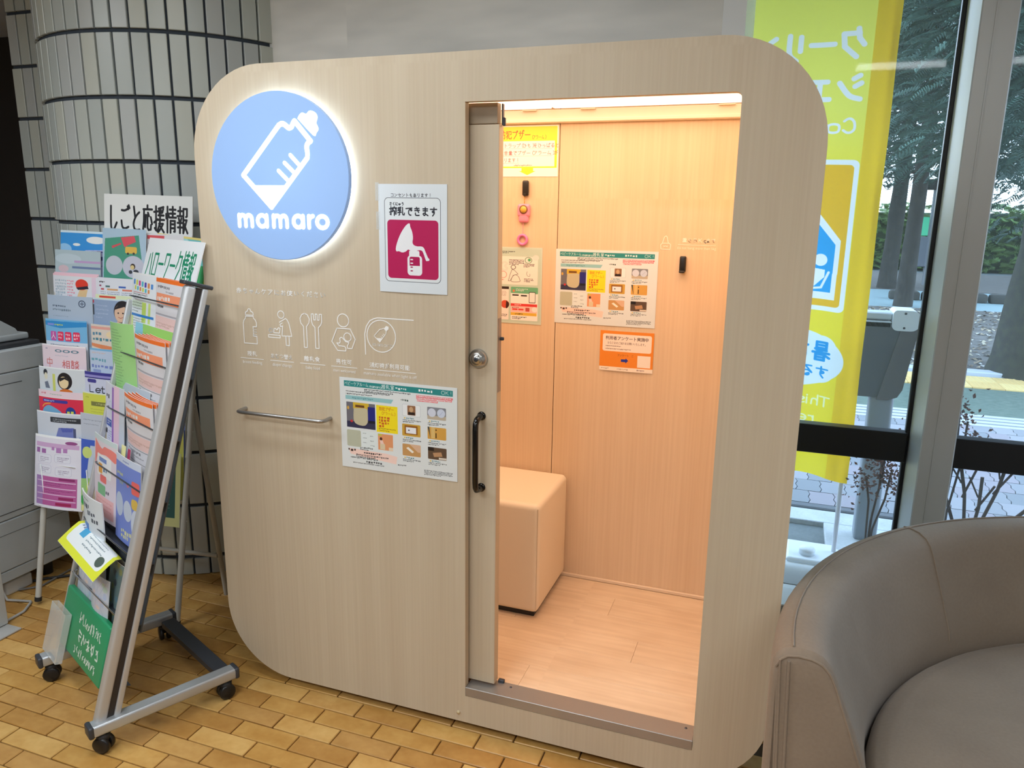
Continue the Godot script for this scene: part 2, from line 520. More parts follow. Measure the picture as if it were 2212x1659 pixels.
# stroke letters on a 100 by 100 cell: xxyy points, "/" between strokes, "~" a curved stroke
const GLYPHS := {
	"し": "~2808 2760 3288 5592 8268",
	"ご": "~2322 5023 7618/~2060 2882 5288 8582/7808 8418/8804 9614",
	"こ": "~2318 5020 7816/~2060 2882 5288 8582",
	"と": "~3008 3525 4248/~8028 5042 2866 3486 5592 8290",
	"も": "~4006 4050 4278 5892 7684 7866/1832 6632/1854 6654",
	"あ": "1824 7820/~4206 4040 4272 4892/~6836 5872 3588 1880 2460 5044 7650 8674 5894",
	"り": "~2810 2440 3056/~6808 7040 6672 4294",
	"ま": "2020 8020/2240 7840/~5006 5050 5078 3890 2276 3866 6078 8492",
	"す": "1024 9024/~5606 5640 5258 3654 3844 5644 5868 3894",
	"ず": "1024 8024/~5606 5640 5258 3654 3844 5644 5868 3894/7604 8414/8802 9612",
	"さ": "1826 8222/~4406 5836 7256/~2858 2880 4692 7490",
	"き": "2020 7616/2040 8036/~4206 5636 7060/~2866 3086 5092 7690",
	"く": "~6808 5028 2848 4866 7092",
	"に": "~2010 1650 1890 2872/~4626 6628 8424/~4470 4886 6690 8886",
	"ゅ": "~1838 2076 3660 5646 7450 7670 5878 4664/~5438 5262 4882 4094",
	"う": "~3410 5214 6414/~2036 5030 7244 6872 4094",
	"で": "1020 8814/~8814 5236 4466 5686 7490/7034 7844/8028 8838",
	"ち": "1826 8222/~4206 3036 2656 5446 7460 6884 4094",
	"ゃ": "~1454 4044 7240 7856 6062 5264/~2838 3858 5094/4630 5440",
	"ん": "~4806 2650 1292 2862 4056 4884 6490 8866",
	"お": "1626 6024/~3806 3850 3688 1880 2260 5850 8062 7688 5488/7216 8630",
	"い": "~2016 2254 3484 4270/~7022 8240 8662",
	"た": "1224 5622/~3606 2850 1292/5246 8446/~5070 5886 8688",
	"だ": "1224 5622/~3606 2850 1292/5246 8446/~5070 5886 8688/7004 7816/8202 9014",
	"む": "1226 6024/~3606 3650 2864 1650 3046 3678 5290 7686 7666/~7022 8034 8640",
	"つ": "~0836 5020 8638 8064 4484",
	"っ": "~1854 5044 7656 7276 4490",
	"え": "~4006 6214/~2034 6630 5252 1092 4862 5676 6090 9088",
	"ひ": "~1020 4018 2250 2080 4692 6870 6020 7648 9060",
	"を": "1420 8018/~4606 3440 1462 4446 5466 5274/~8842 5056 3674 4090 8092",
	"ぱ": "~1610 1250 1890 2870/4630 7628/~6608 6660 6486 5092 4080 5470 8690/~8204 9006 9216 8418 8008 8204",
	"る": "2212 7210/~7210 1866 4850 7654 7482 5292 3886 4074 6082",
	"が": "~1430 5226 5860 4688 3882/~3806 3450 1292/~6628 7640 8458/7004 7814/8202 9012",
	"み": "1812 5010/~5010 2866 1680 2672 5468 9078/~7240 7070 5294",
	"な": "1422 5020/~3406 2836 1254/7018 8834/~6640 6666 6486 5092 4280 5672 8894",
	"の": "~5220 4060 2684 1458 3022 6416 8644 7880 5492",
	"コ": "1820 8020 8084/1484 8484",
	"ン": "1620 4034/~1288 5070 8830",
	"セ": "0840 8830 6658/3808 3880 4688 8688",
	"ト": "3806 3894/3838 8058",
	"ケ": "3206 2430 1050/2826 9026/~6826 6060 3494",
	"ア": "1016 8816 7838 6050/~5032 4866 1894",
	"ブ": "1020 7820 7050 3092/7808 8620/8804 9616",
	"プ": "1024 7824 7050 3092/~8604 9606 9818 8820 8408 8604",
	"ザ": "0832 9032/3010 3062/~6810 6850 5870 3894/7602 8412/8800 9610",
	"ー": "0850 9250",
	"ラ": "2012 8012/1036 8436 7664 3692",
	"ム": "4410 1880 8876/6652 9096",
	"ス": "1616 7816 5656 1092/5460 8890",
	"ッ": "1842 2860/4436 5254/~8240 7670 4494",
	"ハ": "3024 2460 0690/6420 7850 9490",
	"ロ": "1620 8420 8488 1688 1620",
	"ワ": "1450 1418 8618 8250 4494",
	"ク": "3406 2836 1056/3020 8420 7860 3494",
	"リ": "2612 2660/~7408 7456 6678 4094",
	"シ": "2014 4024/1438 3448/~1488 5276 8836",
	"ェ": "2430 7830/5030 5084/1486 8886",
	"ル": "~2812 2860 1092/6010 6086 9258",
	"タ": "3406 1056/3020 8420 7860 3494/3644 6664",
	"ベ": "0662 3430 9284/6422 7436/7814 8828",
	"ビ": "2010 2078 3088 8486/7830 2054/7406 8218/8602 9414",
	"応": "5002 5014/1216 9216/1816 1660 0894/3436 2880/5036 5082 6090 8088 8272/5428 6440/8044 9268",
	"援": "0424 3622/2204 2290 1082/0462 3850/4612 9006/5018 5430/6616 6828/8812 8026/4436 9236/4052 9652/6036 5666 3494/5066 8666 7080 4296/5672 9496",
	"情": "2004 2096/0830 1046/2828 3440/4014 9414/4428 9028/3842 9842/6804 6842/4854 4896/4854 8854 8892 8092/4866 8866/4880 8880",
	"報": "2804 2836/1018 4618/0436 5236/1644 2254/4044 3454/0660 5060/0876 4876/2860 2896/5810 5896/5810 9010 9036 8238/5850 8850 5896/6262 9696",
	"搾": "0424 3622/2204 2290 1082/0462 3850/6602 6612/4228 4214 9614 9426/5620 4236/7620 9034/5238 4056/4848 9848/6648 6696/6664 9264/6680 9280",
	"乳": "4806 1214/1222 1634/2820 3232/4616 4030/1042 4642 3054/3054 3086 2292/0666 5460/7008 7076 7688 9288 9470",
	"赤": "1618 8418/5004 5042/0842 9242/~4042 3870 1694/6242 6288 5090/2456 1076/7854 9072",
	"使": "2806 0650/1834 1896/3420 9820/4434 4458 8858 8834 4434/6606 6660 5678 3494/4464 6280 9696",
	"授": "0424 3622/2204 2290 1082/0462 3850/4412 9006/4820 5230/6618 6828/8814 8028/4250 4238 9438 9450/4858 8858 7278 4494/5262 6682 9694",
	"替": "0616 4416/0434 4634/2604 2632 0652/3038 4448/5416 9416/5234 9634/7404 7432 5452/7838 9650/2658 2696 7496 7458 2658/2676 7476",
	"離": "2802 2812/0614 5014/1622 3640/3622 1640/0822 0844 4644 4622/0494 0454 5054 5090 4494/2644 2056 1880 3476/6604 5230/6018 6096/6024 9824/6044 9644/6066 9666/6090 9890/7824 7890/7604 8016",
	"食": "5002 0440/5002 9640/5018 5028/2432 7632 7662 2462/2447 7647/2432 2490 4480/8064 6078/4464 6480 9496",
	"男": "1808 1850 8250 8208 1808/1828 8228/5008 5050/1062 8862 8490 7290/~5050 4276 1496",
	"性": "2004 2096/0830 1046/2828 3440/4812 4034/4426 9626/6804 6890/4456 9256/3890 9890",
	"可": "0814 9214/7614 7690 6290/1834 1870 5270 5234 1834",
	"消": "0812 2022/0438 1648/0492 2262/6804 6836/4412 5428/9210 8028/4438 4496/4438 9038 9092 8292/4456 9056/4474 9074",
	"灯": "0630 1248/4024 3244/2406 2450 0494/2456 4488/4818 9618/7418 7490 6088",
	"時": "0816 0880 3480 3416 0816/0846 3446/4618 9418/7004 7034/4034 9834/4256 9656/8240 8292 7092/5264 6078",
	"利": "4606 1014/0430 5230/2810 2896/2834 0470/3040 5062/6616 6666/8806 8890 7690",
	"用": "~1810 1860 0694/1810 8410 8490 7290/1834 8434/1860 8460/5010 5094",
	"能": "2204 0624 4422/3612 4828/0896 0838 4638 4692 3892/0854 4654/0872 4672/5804 5836 6442 9240 9430/8812 5824/5852 5884 6492 9290 9478/8860 5872",
	"防": "0804 0896/0808 3608 2634 3860 2872 2070/6804 6820/4224 9824/6224 5866 4096/6048 8848 8490 7288",
	"犯": "3408 0640/1010 3240 3080 1892/2850 0676/5012 8812 8844 7446/5012 5080 6090 9290 9472",
	"大": "0834 9234/5006 4850 0894/5044 9494",
	"音": "5002 5014/1416 8616/3020 3636/7018 6436/0638 9438/2650 2696 7496 7450 2650/2672 7472",
	"量": "2406 2432 7632 7606 2406/2418 7618/0440 9640/2448 2472 7672 7648 2448/2460 7660/5048 5094/1482 8682/0494 9694",
	"鳴": "0424 0464 2864 2824 0424/6402 5612/4612 4660/4612 8812 8842 4642/4626 8826/4656 9656/4660 9260 9094 8094/4270 3890/5472 5686/6472 6884/7672 8280",
	"者": "1020 7620/4604 4640/0440 9640/8008 4044 0466/2854 2896 7896 7854 2854/2874 7874",
	"実": "5002 5014/1030 1016 9016 9030/2034 8034/1448 8648/0664 9464/5024 5064 1096/5064 9496",
	"施": "2404 2418/0420 4620/2220 1866 0496/2044 4044 3690 2688/6004 5228/5818 9818/4850 9640 9660 8864/6434 6484 7090 9690 9678/8030 8070",
	"中": "1424 1464 8664 8624 1424/5004 5096",
	"重": "7806 2012/0626 9426/2036 2066 8066 8036 2036/2051 8051/5010 5092/1478 8678/0692 9492",
	"室": "5002 5012/1028 1014 9014 9028/1836 8236/4836 2856 7652/6846 8660/2072 8072/5058 5092/0892 9292",
	"暑": "2404 2434 7634 7604 2404/2419 7619/2244 7444/4836 4858/0858 9458/8240 4064 0680/3268 3296 7896 7868 3268/3282 7882",
	"協": "0436 3636/2006 2096/5012 9212 8834 7834/6604 5840/4052 6452 6282 5482/5246 3890/7252 9852 9686 8886/8446 6890",
	"力": "1230 8630 8088 6488/~4406 4050 0894",
	"願": "0410 5010/0810 0460/1820 1848 4648 4620 1820/1834 4634/3048 3090 2488/2062 1078/4260 5074/5610 9810/6020 6076 9476 9420 6020/6038 9438/6056 9456/6678 5494/8478 9894/7610 7220",
	"相": "0430 4430/2406 2496/2434 0470/2840 4462/5812 5892 9292 9212 5812/5838 9238/5864 9264",
	"談": "0618 4218/1206 3006/1030 3630/1042 3642/1054 1084 3684 3654 1054/7404 7424 5246/5614 6026/9010 8424/7828 9446/7450 7470 5096/5660 6074/9256 8470/7874 9896",
	"人": "5006 4850 0894/5044 9494",
	"。": "~1878 3478 3692 2094 1878",
	"!": "5006 5066/5088 5092",
	"m": "1292 1240/~1256 2440 4044 4692/~4656 6040 8044 8692",
	"a": "~7066 5842 3042 1866 3090 5890 7066/7440 7492",
	"r": "2440 2492/~2462 3844 6444",
	"o": "~5040 2046 1266 2086 5092 8086 8866 8046 5040",
	"L": "2010 2092 7692",
	"e": "~1866 8266 7446 5040 2450 1668 2686 5092 7884",
	"t": "~4016 4084 5292 7090/1840 6840",
	"s": "~7646 5040 2850 4864 7276 6090 2686",
	"'": "5006 4622",
	"C": "~8424 6010 3812 1832 1470 3490 6092 8678",
	"h": "2006 2092/~2056 4440 7048 7692",
	"T": "0810 9210/5010 5092",
	"i": "5040 5092/5018 5022",
	"f": "~7610 5808 4826 4892/2640 7240",
	"u": "~2040 2076 4490 7076 7440/7440 7492",
	"c": "~7848 5840 3044 2066 3088 5892 7884",
	"n": "2040 2092/~2056 4440 7048 7692",
	"O": "~5008 2016 1050 2084 5092 8084 9050 8016 5008",
	"K": "2008 2092/8008 2054/3844 8692",
	"5": "7610 3010 2646/~2646 5040 7852 7878 5092 2484",
	"0": "~5008 2420 2050 2480 5092 7680 8050 7620 5008",
	"3": "~2418 5008 7624 5048 7870 5092 2282",
	"g": "~7256 5640 3042 1860 3078 5680 7260/~7440 7490 6098 2894",
	"(": "~6404 4430 4470 6496",
	")": "~3604 5630 5670 3696",
	"b": "2006 2092/~2066 4042 7044 8266 7090 4090 2066",
	"d": "8006 8092/~8066 6042 3044 1866 3090 6090 8066",
	"k": "2006 2092/7044 2072/3862 7692",
	"v": "1440 4892 8240",
	"w": "0840 2892 5050 7292 9240",
	"l": "5006 5092",
	"y": "1440 4890/8240 4890 3098",
}

# ------------------------------------------------------------------ materials
func flat(c: Color, rough := 0.6, metal := 0.0, spec := 0.5) -> StandardMaterial3D:
	var m := StandardMaterial3D.new()
	m.albedo_color = c
	m.roughness = rough
	m.metallic = metal
	m.metallic_specular = spec
	return m

func glow(c: Color, e: float) -> StandardMaterial3D:
	var m := StandardMaterial3D.new()
	m.albedo_color = c
	m.roughness = 0.4
	m.emission_enabled = true
	m.emission = c
	m.emission_energy_multiplier = e
	return m

func tri_map(m: StandardMaterial3D, s: Vector3):
	m.uv1_triplanar = true
	m.uv1_world_triplanar = true
	m.uv1_triplanar_sharpness = 8.0
	m.uv1_scale = s

# noise between two colours, stretched by kx, ky
func grain(w: int, h: int, c0: Color, c1: Color, kx: float, ky: float, sd: int, kx2 := 0.0, ky2 := 0.0, mix := 0.5) -> ImageTexture:
	var n := FastNoiseLite.new()
	n.seed = sd
	n.frequency = 1.0
	n.fractal_octaves = 3
	var im := Image.create(w, h, false, Image.FORMAT_RGB8)
	for y in h:
		for x in w:
			var v := n.get_noise_2d(x * kx, y * ky)
			if kx2 > 0.0: v = v * (1.0 - mix) + mix * n.get_noise_2d(x * kx2 + 300.0, y * ky2 + 77.0)
			im.set_pixel(x, y, c0.lerp(c1, clampf(0.5 + v * 0.9, 0.0, 1.0)))
	return ImageTexture.create_from_image(im)

func textured(t: Texture2D, s: Vector3, rough := 0.55, spec := 0.5) -> StandardMaterial3D:
	var m := StandardMaterial3D.new()
	m.albedo_texture = t
	m.roughness = rough
	m.metallic_specular = spec
	tri_map(m, s)
	return m

func make_materials():
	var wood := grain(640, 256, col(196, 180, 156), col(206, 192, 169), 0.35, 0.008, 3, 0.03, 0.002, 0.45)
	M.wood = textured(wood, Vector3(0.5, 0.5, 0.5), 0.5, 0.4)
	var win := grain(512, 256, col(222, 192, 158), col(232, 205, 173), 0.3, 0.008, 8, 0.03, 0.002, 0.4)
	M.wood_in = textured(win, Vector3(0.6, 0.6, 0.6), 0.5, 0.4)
	M.boards = []
	for k in 3:
		var g := grain(256, 256, col(214, 186, 156), col(232, 207, 178), 0.008, 0.2, 20 + k, 0.02, 0.03, 0.4)
		M.boards.append(textured(g, Vector3(0.9, 0.9, 0.9), 0.35, 0.5))
	M.marble = textured(grain(384, 384, col(206, 206, 202), col(238, 236, 230), 0.004, 0.022, 40, 0.012, 0.05, 0.3), Vector3(0.55, 0.55, 0.55), 0.35, 0.5)
	M.plaster = flat(col(225, 224, 220), 0.8)
	M.ceiling = flat(col(232, 232, 230), 0.85)
	M.white_metal = flat(col(232, 235, 236), 0.35)
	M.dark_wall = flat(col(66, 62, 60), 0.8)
	M.grout = flat(col(92, 74, 52), 0.9)
	M.grout_grey = flat(col(58, 66, 76), 0.9)
	# glazed floor bricks: mottled ochre, six tones
	M.bricks = []
	var tones := [[col(184, 136, 68), col(206, 162, 92)], [col(194, 146, 76), col(216, 174, 104)], [col(172, 124, 62), col(196, 150, 84)], [col(188, 142, 78), col(210, 168, 102)], [col(198, 152, 84), col(220, 180, 112)], [col(178, 132, 72), col(202, 158, 94)]]
	for k in 6:
		var g := grain(128, 128, tones[k][0], tones[k][1], 0.02, 0.035, 60 + k, 0.11, 0.14, 0.3)
		var m := textured(g, Vector3(2.3, 2.3, 2.3), 0.33, 0.45)
		M.bricks.append(m)
	M.tiles = []
	for c in [col(186, 193, 188), col(180, 188, 186), col(191, 196, 188), col(184, 190, 190)]:
		M.tiles.append(flat(c, 0.32, 0.0, 0.5))
	M.alu = flat(col(190, 196, 202), 0.34, 0.55)
	M.alu_post = flat(col(196, 198, 200), 0.42, 0.35)
	M.chrome = flat(col(215, 220, 226), 0.15, 0.95)
	M.black = flat(col(24, 24, 26), 0.35)
	M.rubber = flat(col(34, 34, 36), 0.6)
	M.dark_steel = flat(col(70, 74, 82), 0.45, 0.4)
	M.cream_tube = flat(col(196, 196, 190), 0.4)
	M.paper = flat(col(226, 228, 230), 0.7)
	M.steel = flat(col(166, 163, 160), 0.26, 0.6)
	M.white_print = flat(col(246, 246, 244), 0.5)
	M.bench = flat(col(240, 224, 200), 0.45)
	M.copier = textured(grain(128, 128, col(176, 184, 188), col(186, 193, 197), 0.03, 0.03, 90), Vector3(1, 1, 1), 0.5)
	M.copier_dark = flat(col(52, 54, 58), 0.5)
	M.cable = flat(col(180, 180, 178), 0.5)
	var sofa := textured(grain(256, 256, col(138, 122, 106), col(152, 136, 119), 0.3, 0.3, 95, 0.012, 0.012, 0.6), Vector3(1.2, 1.2, 1.2), 0.72, 0.35)
	sofa.rim_enabled = true
	sofa.rim = 0.25
	M.sofa = sofa
	M.sofa_seam = flat(col(112, 98, 86), 0.8)
	var gl := StandardMaterial3D.new()
	gl.albedo_color = Color(0.86, 0.95, 0.98, 0.07)
	gl.transparency = BaseMaterial3D.TRANSPARENCY_ALPHA
	gl.roughness = 0.03
	gl.metallic_specular = 0.2
	M.glass = gl
	var cp := StandardMaterial3D.new()
	cp.albedo_color = Color(0.93, 0.96, 0.97, 0.22)
	cp.transparency = BaseMaterial3D.TRANSPARENCY_ALPHA
	cp.roughness = 0.08
	M.clear = cp

# ------------------------------------------------------------------ lamps
func ceiling_lamp(d: Array):
	var t := thing("ceiling_light", "white recessed strip light in the ceiling above %s" % d[3], "lamp", Vector3(d[0], CEIL, d[1]))
	var f := mb()
	for s in [-1.0, 1.0]:
		box(f, Vector3(0, -0.006, s * 0.165), Vector3(1.3, 0.03, 0.03), 0.004)
		box(f, Vector3(s * 0.635, -0.006, 0), Vector3(0.03, 0.03, 0.3), 0.004)
	obj("frame", f, flat(col(240, 240, 240), 0.5), t)
	var p := mb()
	box(p, Vector3(0, -0.004, 0), Vector3(1.24, 0.012, 0.3))
	obj("diffuser", p, glow(Color(0.96, 0.98, 1.0), 2.0), t)
	var l := AreaLight3D.new()
	l.name = "lamp_light"
	l.area_size = Vector2(1.2, 0.28)
	l.light_color = Color(0.95, 0.98, 1.0)
	l.light_energy = d[2]
	l.area_range = 14.0
	l.shadow_enabled = true
	l.position = Vector3(0, -0.03, 0)
	l.rotation = Vector3(-PI / 2, 0, 0)
	t.add_child(l)

# ------------------------------------------------------------------ room shell
func slab(called: String, a: Vector3, b: Vector3, mat, label := "") -> MeshInstance3D:
	var st := mb()
	box(st, (a + b) * 0.5, (b - a).abs())
	return struct(called, st, mat, label)

func build_room():
	slab("ceiling", Vector3(-4.2, CEIL, -2.4), Vector3(5.4, CEIL + 0.2, 6.4), M.ceiling, "white lobby ceiling")
	slab("wall_back", Vector3(-0.40, 0, -0.90), Vector3(1.46, CEIL, -1.30), M.marble, "pale stone wall with soft grey veins behind the booth")
	slab("trim_1", Vector3(1.46, 0, -0.885), Vector3(1.535, CEIL, -1.34), M.white_metal, "white upright trim where the stone wall meets the window")
	slab("wall_right", Vector3(5.2, 0, -1.4), Vector3(5.4, CEIL, 6.4), M.plaster)
	slab("wall_front", Vector3(-4.2, 0, 6.2), Vector3(5.2, CEIL, 6.4), M.plaster)
	slab("wall_left", Vector3(-4.2, 0, -2.4), Vector3(-4.0, CEIL, 6.2), M.dark_wall)
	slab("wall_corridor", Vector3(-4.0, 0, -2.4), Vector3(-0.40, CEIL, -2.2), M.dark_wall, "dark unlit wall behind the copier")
	# flat tiled return beside the round pillar
	var al = slab("wall_alcove", Vector3(-1.95, 0, -0.982), Vector3(-0.90, CEIL, -1.20), M.grout_grey, "flat wall of upright grey tiles behind the round pillar")
	var tm := tile_mesh(0.0)
	for r in 12:
		var y0: float = 2.761 - 0.243 * r
		for c in 8:
			var o = obj("tile", tm, M.tiles[(r * 3 + c * 5) % 4], al)
			o.position = Vector3(-1.915 + c * 0.069, y0 - 0.1215, -0.982)
			if y0 - 0.235 < 0.0:
				o.scale.y = 0.075 / 0.227
				o.position.y = 0.0405

func tile_mesh(R: float) -> ArrayMesh:   # an upright glazed tile 60 by 227 mm, bent to a radius when R > 0, its back at z = 0
	var st := mb()
	var n := 3
	var hw := 0.030
	var hh := 0.1135
	var t := 0.013
	var bv := 0.0022
	var xs := [-hw, -hw + bv, -hw * 0.33, hw * 0.33, hw - bv, hw]
	var P = func(x, y, z):
		if R <= 0.0: return Vector3(x, y, z)
		var a = x / R
		return Vector3(sin(a) * (R + z), y, cos(a) * (R + z) - R)
	for i in xs.size() - 1:
		var za: float = t - (bv if i == 0 else 0.0)
		var zb: float = t - (bv if i == xs.size() - 2 else 0.0)
		st.set_smooth_group(1 if i > 0 and i < xs.size() - 2 else -1)
		quad(st, P.call(xs[i], -hh + bv, za), P.call(xs[i + 1], -hh + bv, zb), P.call(xs[i + 1], hh - bv, zb), P.call(xs[i], hh - bv, za))
		st.set_smooth_group(-1)
		quad(st, P.call(xs[i], hh - bv, za), P.call(xs[i + 1], hh - bv, zb), P.call(xs[i + 1], hh, zb - bv), P.call(xs[i], hh, za - bv))
		quad(st, P.call(xs[i], -hh, za - bv), P.call(xs[i + 1], -hh, zb - bv), P.call(xs[i + 1], -hh + bv, zb), P.call(xs[i], -hh + bv, za))
	st.set_smooth_group(-1)
	for i in xs.size() - 1:
		var za2: float = t - bv - (bv if i == 0 else 0.0)
		var zb2: float = t - bv - (bv if i == xs.size() - 2 else 0.0)
		quad(st, P.call(xs[i], hh, za2), P.call(xs[i + 1], hh, zb2), P.call(xs[i + 1], hh, 0.0), P.call(xs[i], hh, 0.0))
		quad(st, P.call(xs[i], -hh, 0.0), P.call(xs[i + 1], -hh, 0.0), P.call(xs[i + 1], -hh, zb2), P.call(xs[i], -hh, za2))
	for s in [-1.0, 1.0]:
		var a: Vector3 = P.call(s * hw, -hh, 0.0)
		var b: Vector3 = P.call(s * hw, hh, 0.0)
		var c: Vector3 = P.call(s * hw, hh, t - bv)
		var d: Vector3 = P.call(s * hw, -hh, t - bv)
		if s > 0: quad(st, a, b, c, d)
		else: quad(st, a, d, c, b)
	st.generate_normals()
	return st.commit()

func build_pillar():
	var c := Vector3(-0.941, 0, -1.066)
	var st := mb()
	lathe(st, [Vector2(0.594, 0), Vector2(0.594, CEIL)], 72, Transform3D(Basis(), c))
	var p = struct("pillar", st, M.grout_grey, "round pillar clad in upright pale grey glazed tiles")
	var tm := tile_mesh(0.594)
	for r in 12:
		var y0: float = 2.761 - 0.243 * r
		for k in range(-11, 12):
			var a := deg_to_rad(8.475 - 3.3 + 6.63 * k)
			if a > deg_to_rad(82.0): continue
			var o = obj("tile", tm, M.tiles[absi(r * 7 + k * 5 + (r * k) % 3) % 4], p)
			o.position = c + Vector3(sin(a) * 0.594, y0 - 0.1215, cos(a) * 0.594)
			o.rotation.y = a
			if y0 - 0.235 < 0.0:
				o.scale.y = 0.075 / 0.227
				o.position.y = 0.0405

func seen(p: Vector3) -> bool:   # whether the photograph could show a point
	var b := Basis.from_euler(Vector3(-0.2241, 0.3435, 0.0139))
	var q: Vector3 = (p - Vector3(1.7393, 1.6177, 1.9467)) * b
	if q.z > -0.1: return false
	return absf(q.x / -q.z) < 0.72 and absf(q.y / -q.z) < 0.55

func build_floor():
	var st := mb()
	box(st, Vector3(0.6, -0.08, 2.4), Vector3(9.6, 0.14, 8.0))
	box(st, Vector3(-2.3, -0.08, -1.9), Vector3(3.8, 0.14, 1.0))
	var fl = struct("floor", st, M.grout, "lobby floor of ochre glazed bricks in running bond")
	var meshes := []
	for k in 3:
		var b := mb()
		box(b, Vector3(0, -0.009, 0), Vector3(0.2075, 0.018, 0.0660), 0.0022)
		b.generate_normals()
		meshes.append(b.commit())
	var rest := [[], [], [], [], [], []]
	var count := 0
	for r in range(-22, 46):
		var z := -0.0045 + 0.0702 * (r + 0.5)
		for c in range(-19, 25):
			var x := 0.107 + 0.212 * c + (0.106 if posmod(r, 2) == 1 else 0.0) + 0.106
			if x > 0.15 and x < 1.75 and z < -0.12: continue
			if z < -0.92 and x > -0.3: continue
			if Vector2(x + 0.941, z + 1.066).length() < 0.57: continue
			var h := absi(hash(Vector2i(r, c)))
			var k := h % 6
			var jig := Vector3(0, ((h / 7) % 5) * 0.0003 - 0.0008, 0)
			var near := seen(Vector3(x - 0.1, 0, z)) or seen(Vector3(x + 0.1, 0, z))
			if near and z < 0.85 and x < 1.75 and x > -1.45 and count < 300:
				count += 1
				var o = obj("brick", meshes[h % 3], M.bricks[k], fl)
				o.position = Vector3(x, 0, z) + jig
				o.rotation = Vector3(((h / 3) % 7 - 3) * 0.0008, ((h / 11) % 5 - 2) * 0.0008, ((h / 5) % 7 - 3) * 0.0004)
			elif z < 3.0 and x > -3.9 and x < 5.1:
				rest[k].append(Vector3(x, 0, z) + jig)
	for k in 6:
		var mm := MultiMesh.new()
		mm.transform_format = MultiMesh.TRANSFORM_3D
		mm.mesh = meshes[k % 3]
		mm.instance_count = rest[k].size()
		for i in rest[k].size():
			mm.set_instance_transform(i, Transform3D(Basis(), rest[k][i]))
		var mi := MultiMeshInstance3D.new()
		mi.name = "bricks"
		mi.multimesh = mm
		mi.material_override = M.bricks[k]
		mi.set_meta("kind", "stuff")
		fl.add_child(mi, true)

func build_window():
	var alu := flat(col(184, 186, 184), 0.38, 0.25)
	var w := Node3D.new()
	w.name = "window_1"
	w.set_meta("kind", "structure")
	w.set_meta("label", "tall lobby window with grey metal mullion and black crossbar")
	add_child(w)
	for x in [2.2975, 3.75, 5.14]:
		var f := mb()
		box(f, Vector3(x, CEIL / 2, -1.15), Vector3(0.109, CEIL, 0.30), 0.004)
		box(f, Vector3(x - 0.012, CEIL / 2, -0.9985), Vector3(0.004, CEIL, 0.006))
		obj("mullion", f, alu, w)
		var g := mb()
		for s in [-1.0, 1.0]:
			box(g, Vector3(x + s * 0.062, CEIL / 2, -1.275), Vector3(0.016, CEIL, 0.03), 0.003)
		obj("gasket", g, M.black, w)
	var bays := [[1.535, 2.235], [2.36, 3.69], [3.81, 5.08]]
	for b in bays:
		var mx: float = (b[0] + b[1]) / 2
		var wd: float = b[1] - b[0]
		var t := mb()
		box(t, Vector3(mx, 0.736, -1.27), Vector3(wd, 0.118, 0.06), 0.003)
		obj("crossbar", t, flat(col(20, 19, 20), 0.4), w)
		for q in [[0.05, 0.677], [0.795, 2.62]]:
			var p := mb()
			box(p, Vector3(mx, (q[0] + q[1]) / 2, -1.28), Vector3(wd, q[1] - q[0], 0.008))
			obj("pane", p, M.glass, w)
		var s := mb()
		box(s, Vector3(mx, -0.01, -1.22), Vector3(wd, 0.12, 0.2), 0.004)
		box(s, Vector3(mx, 2.685, -1.24), Vector3(wd, 0.13, 0.14), 0.004)
		obj("rail", s, alu, w)

# ------------------------------------------------------------------ outside
const GY := -0.10

func multi(called: String, mesh: Mesh, xs: Array, mat, parent: Node = null, tints := []) -> MultiMeshInstance3D:
	var mm := MultiMesh.new()
	mm.transform_format = MultiMesh.TRANSFORM_3D
	mm.use_colors = tints.size() > 0
	mm.mesh = mesh
	mm.instance_count = xs.size()
	for i in xs.size():
		mm.set_instance_transform(i, xs[i])
		if tints.size() > 0: mm.set_instance_color(i, tints[i])
	var mi := MultiMeshInstance3D.new()
	mi.name = called if parent else numbered(called)
	mi.multimesh = mm
	mi.material_override = mat
	mi.set_meta("kind", "stuff")
	if parent: parent.add_child(mi, true)
	else: add_child(mi, true)
	return mi

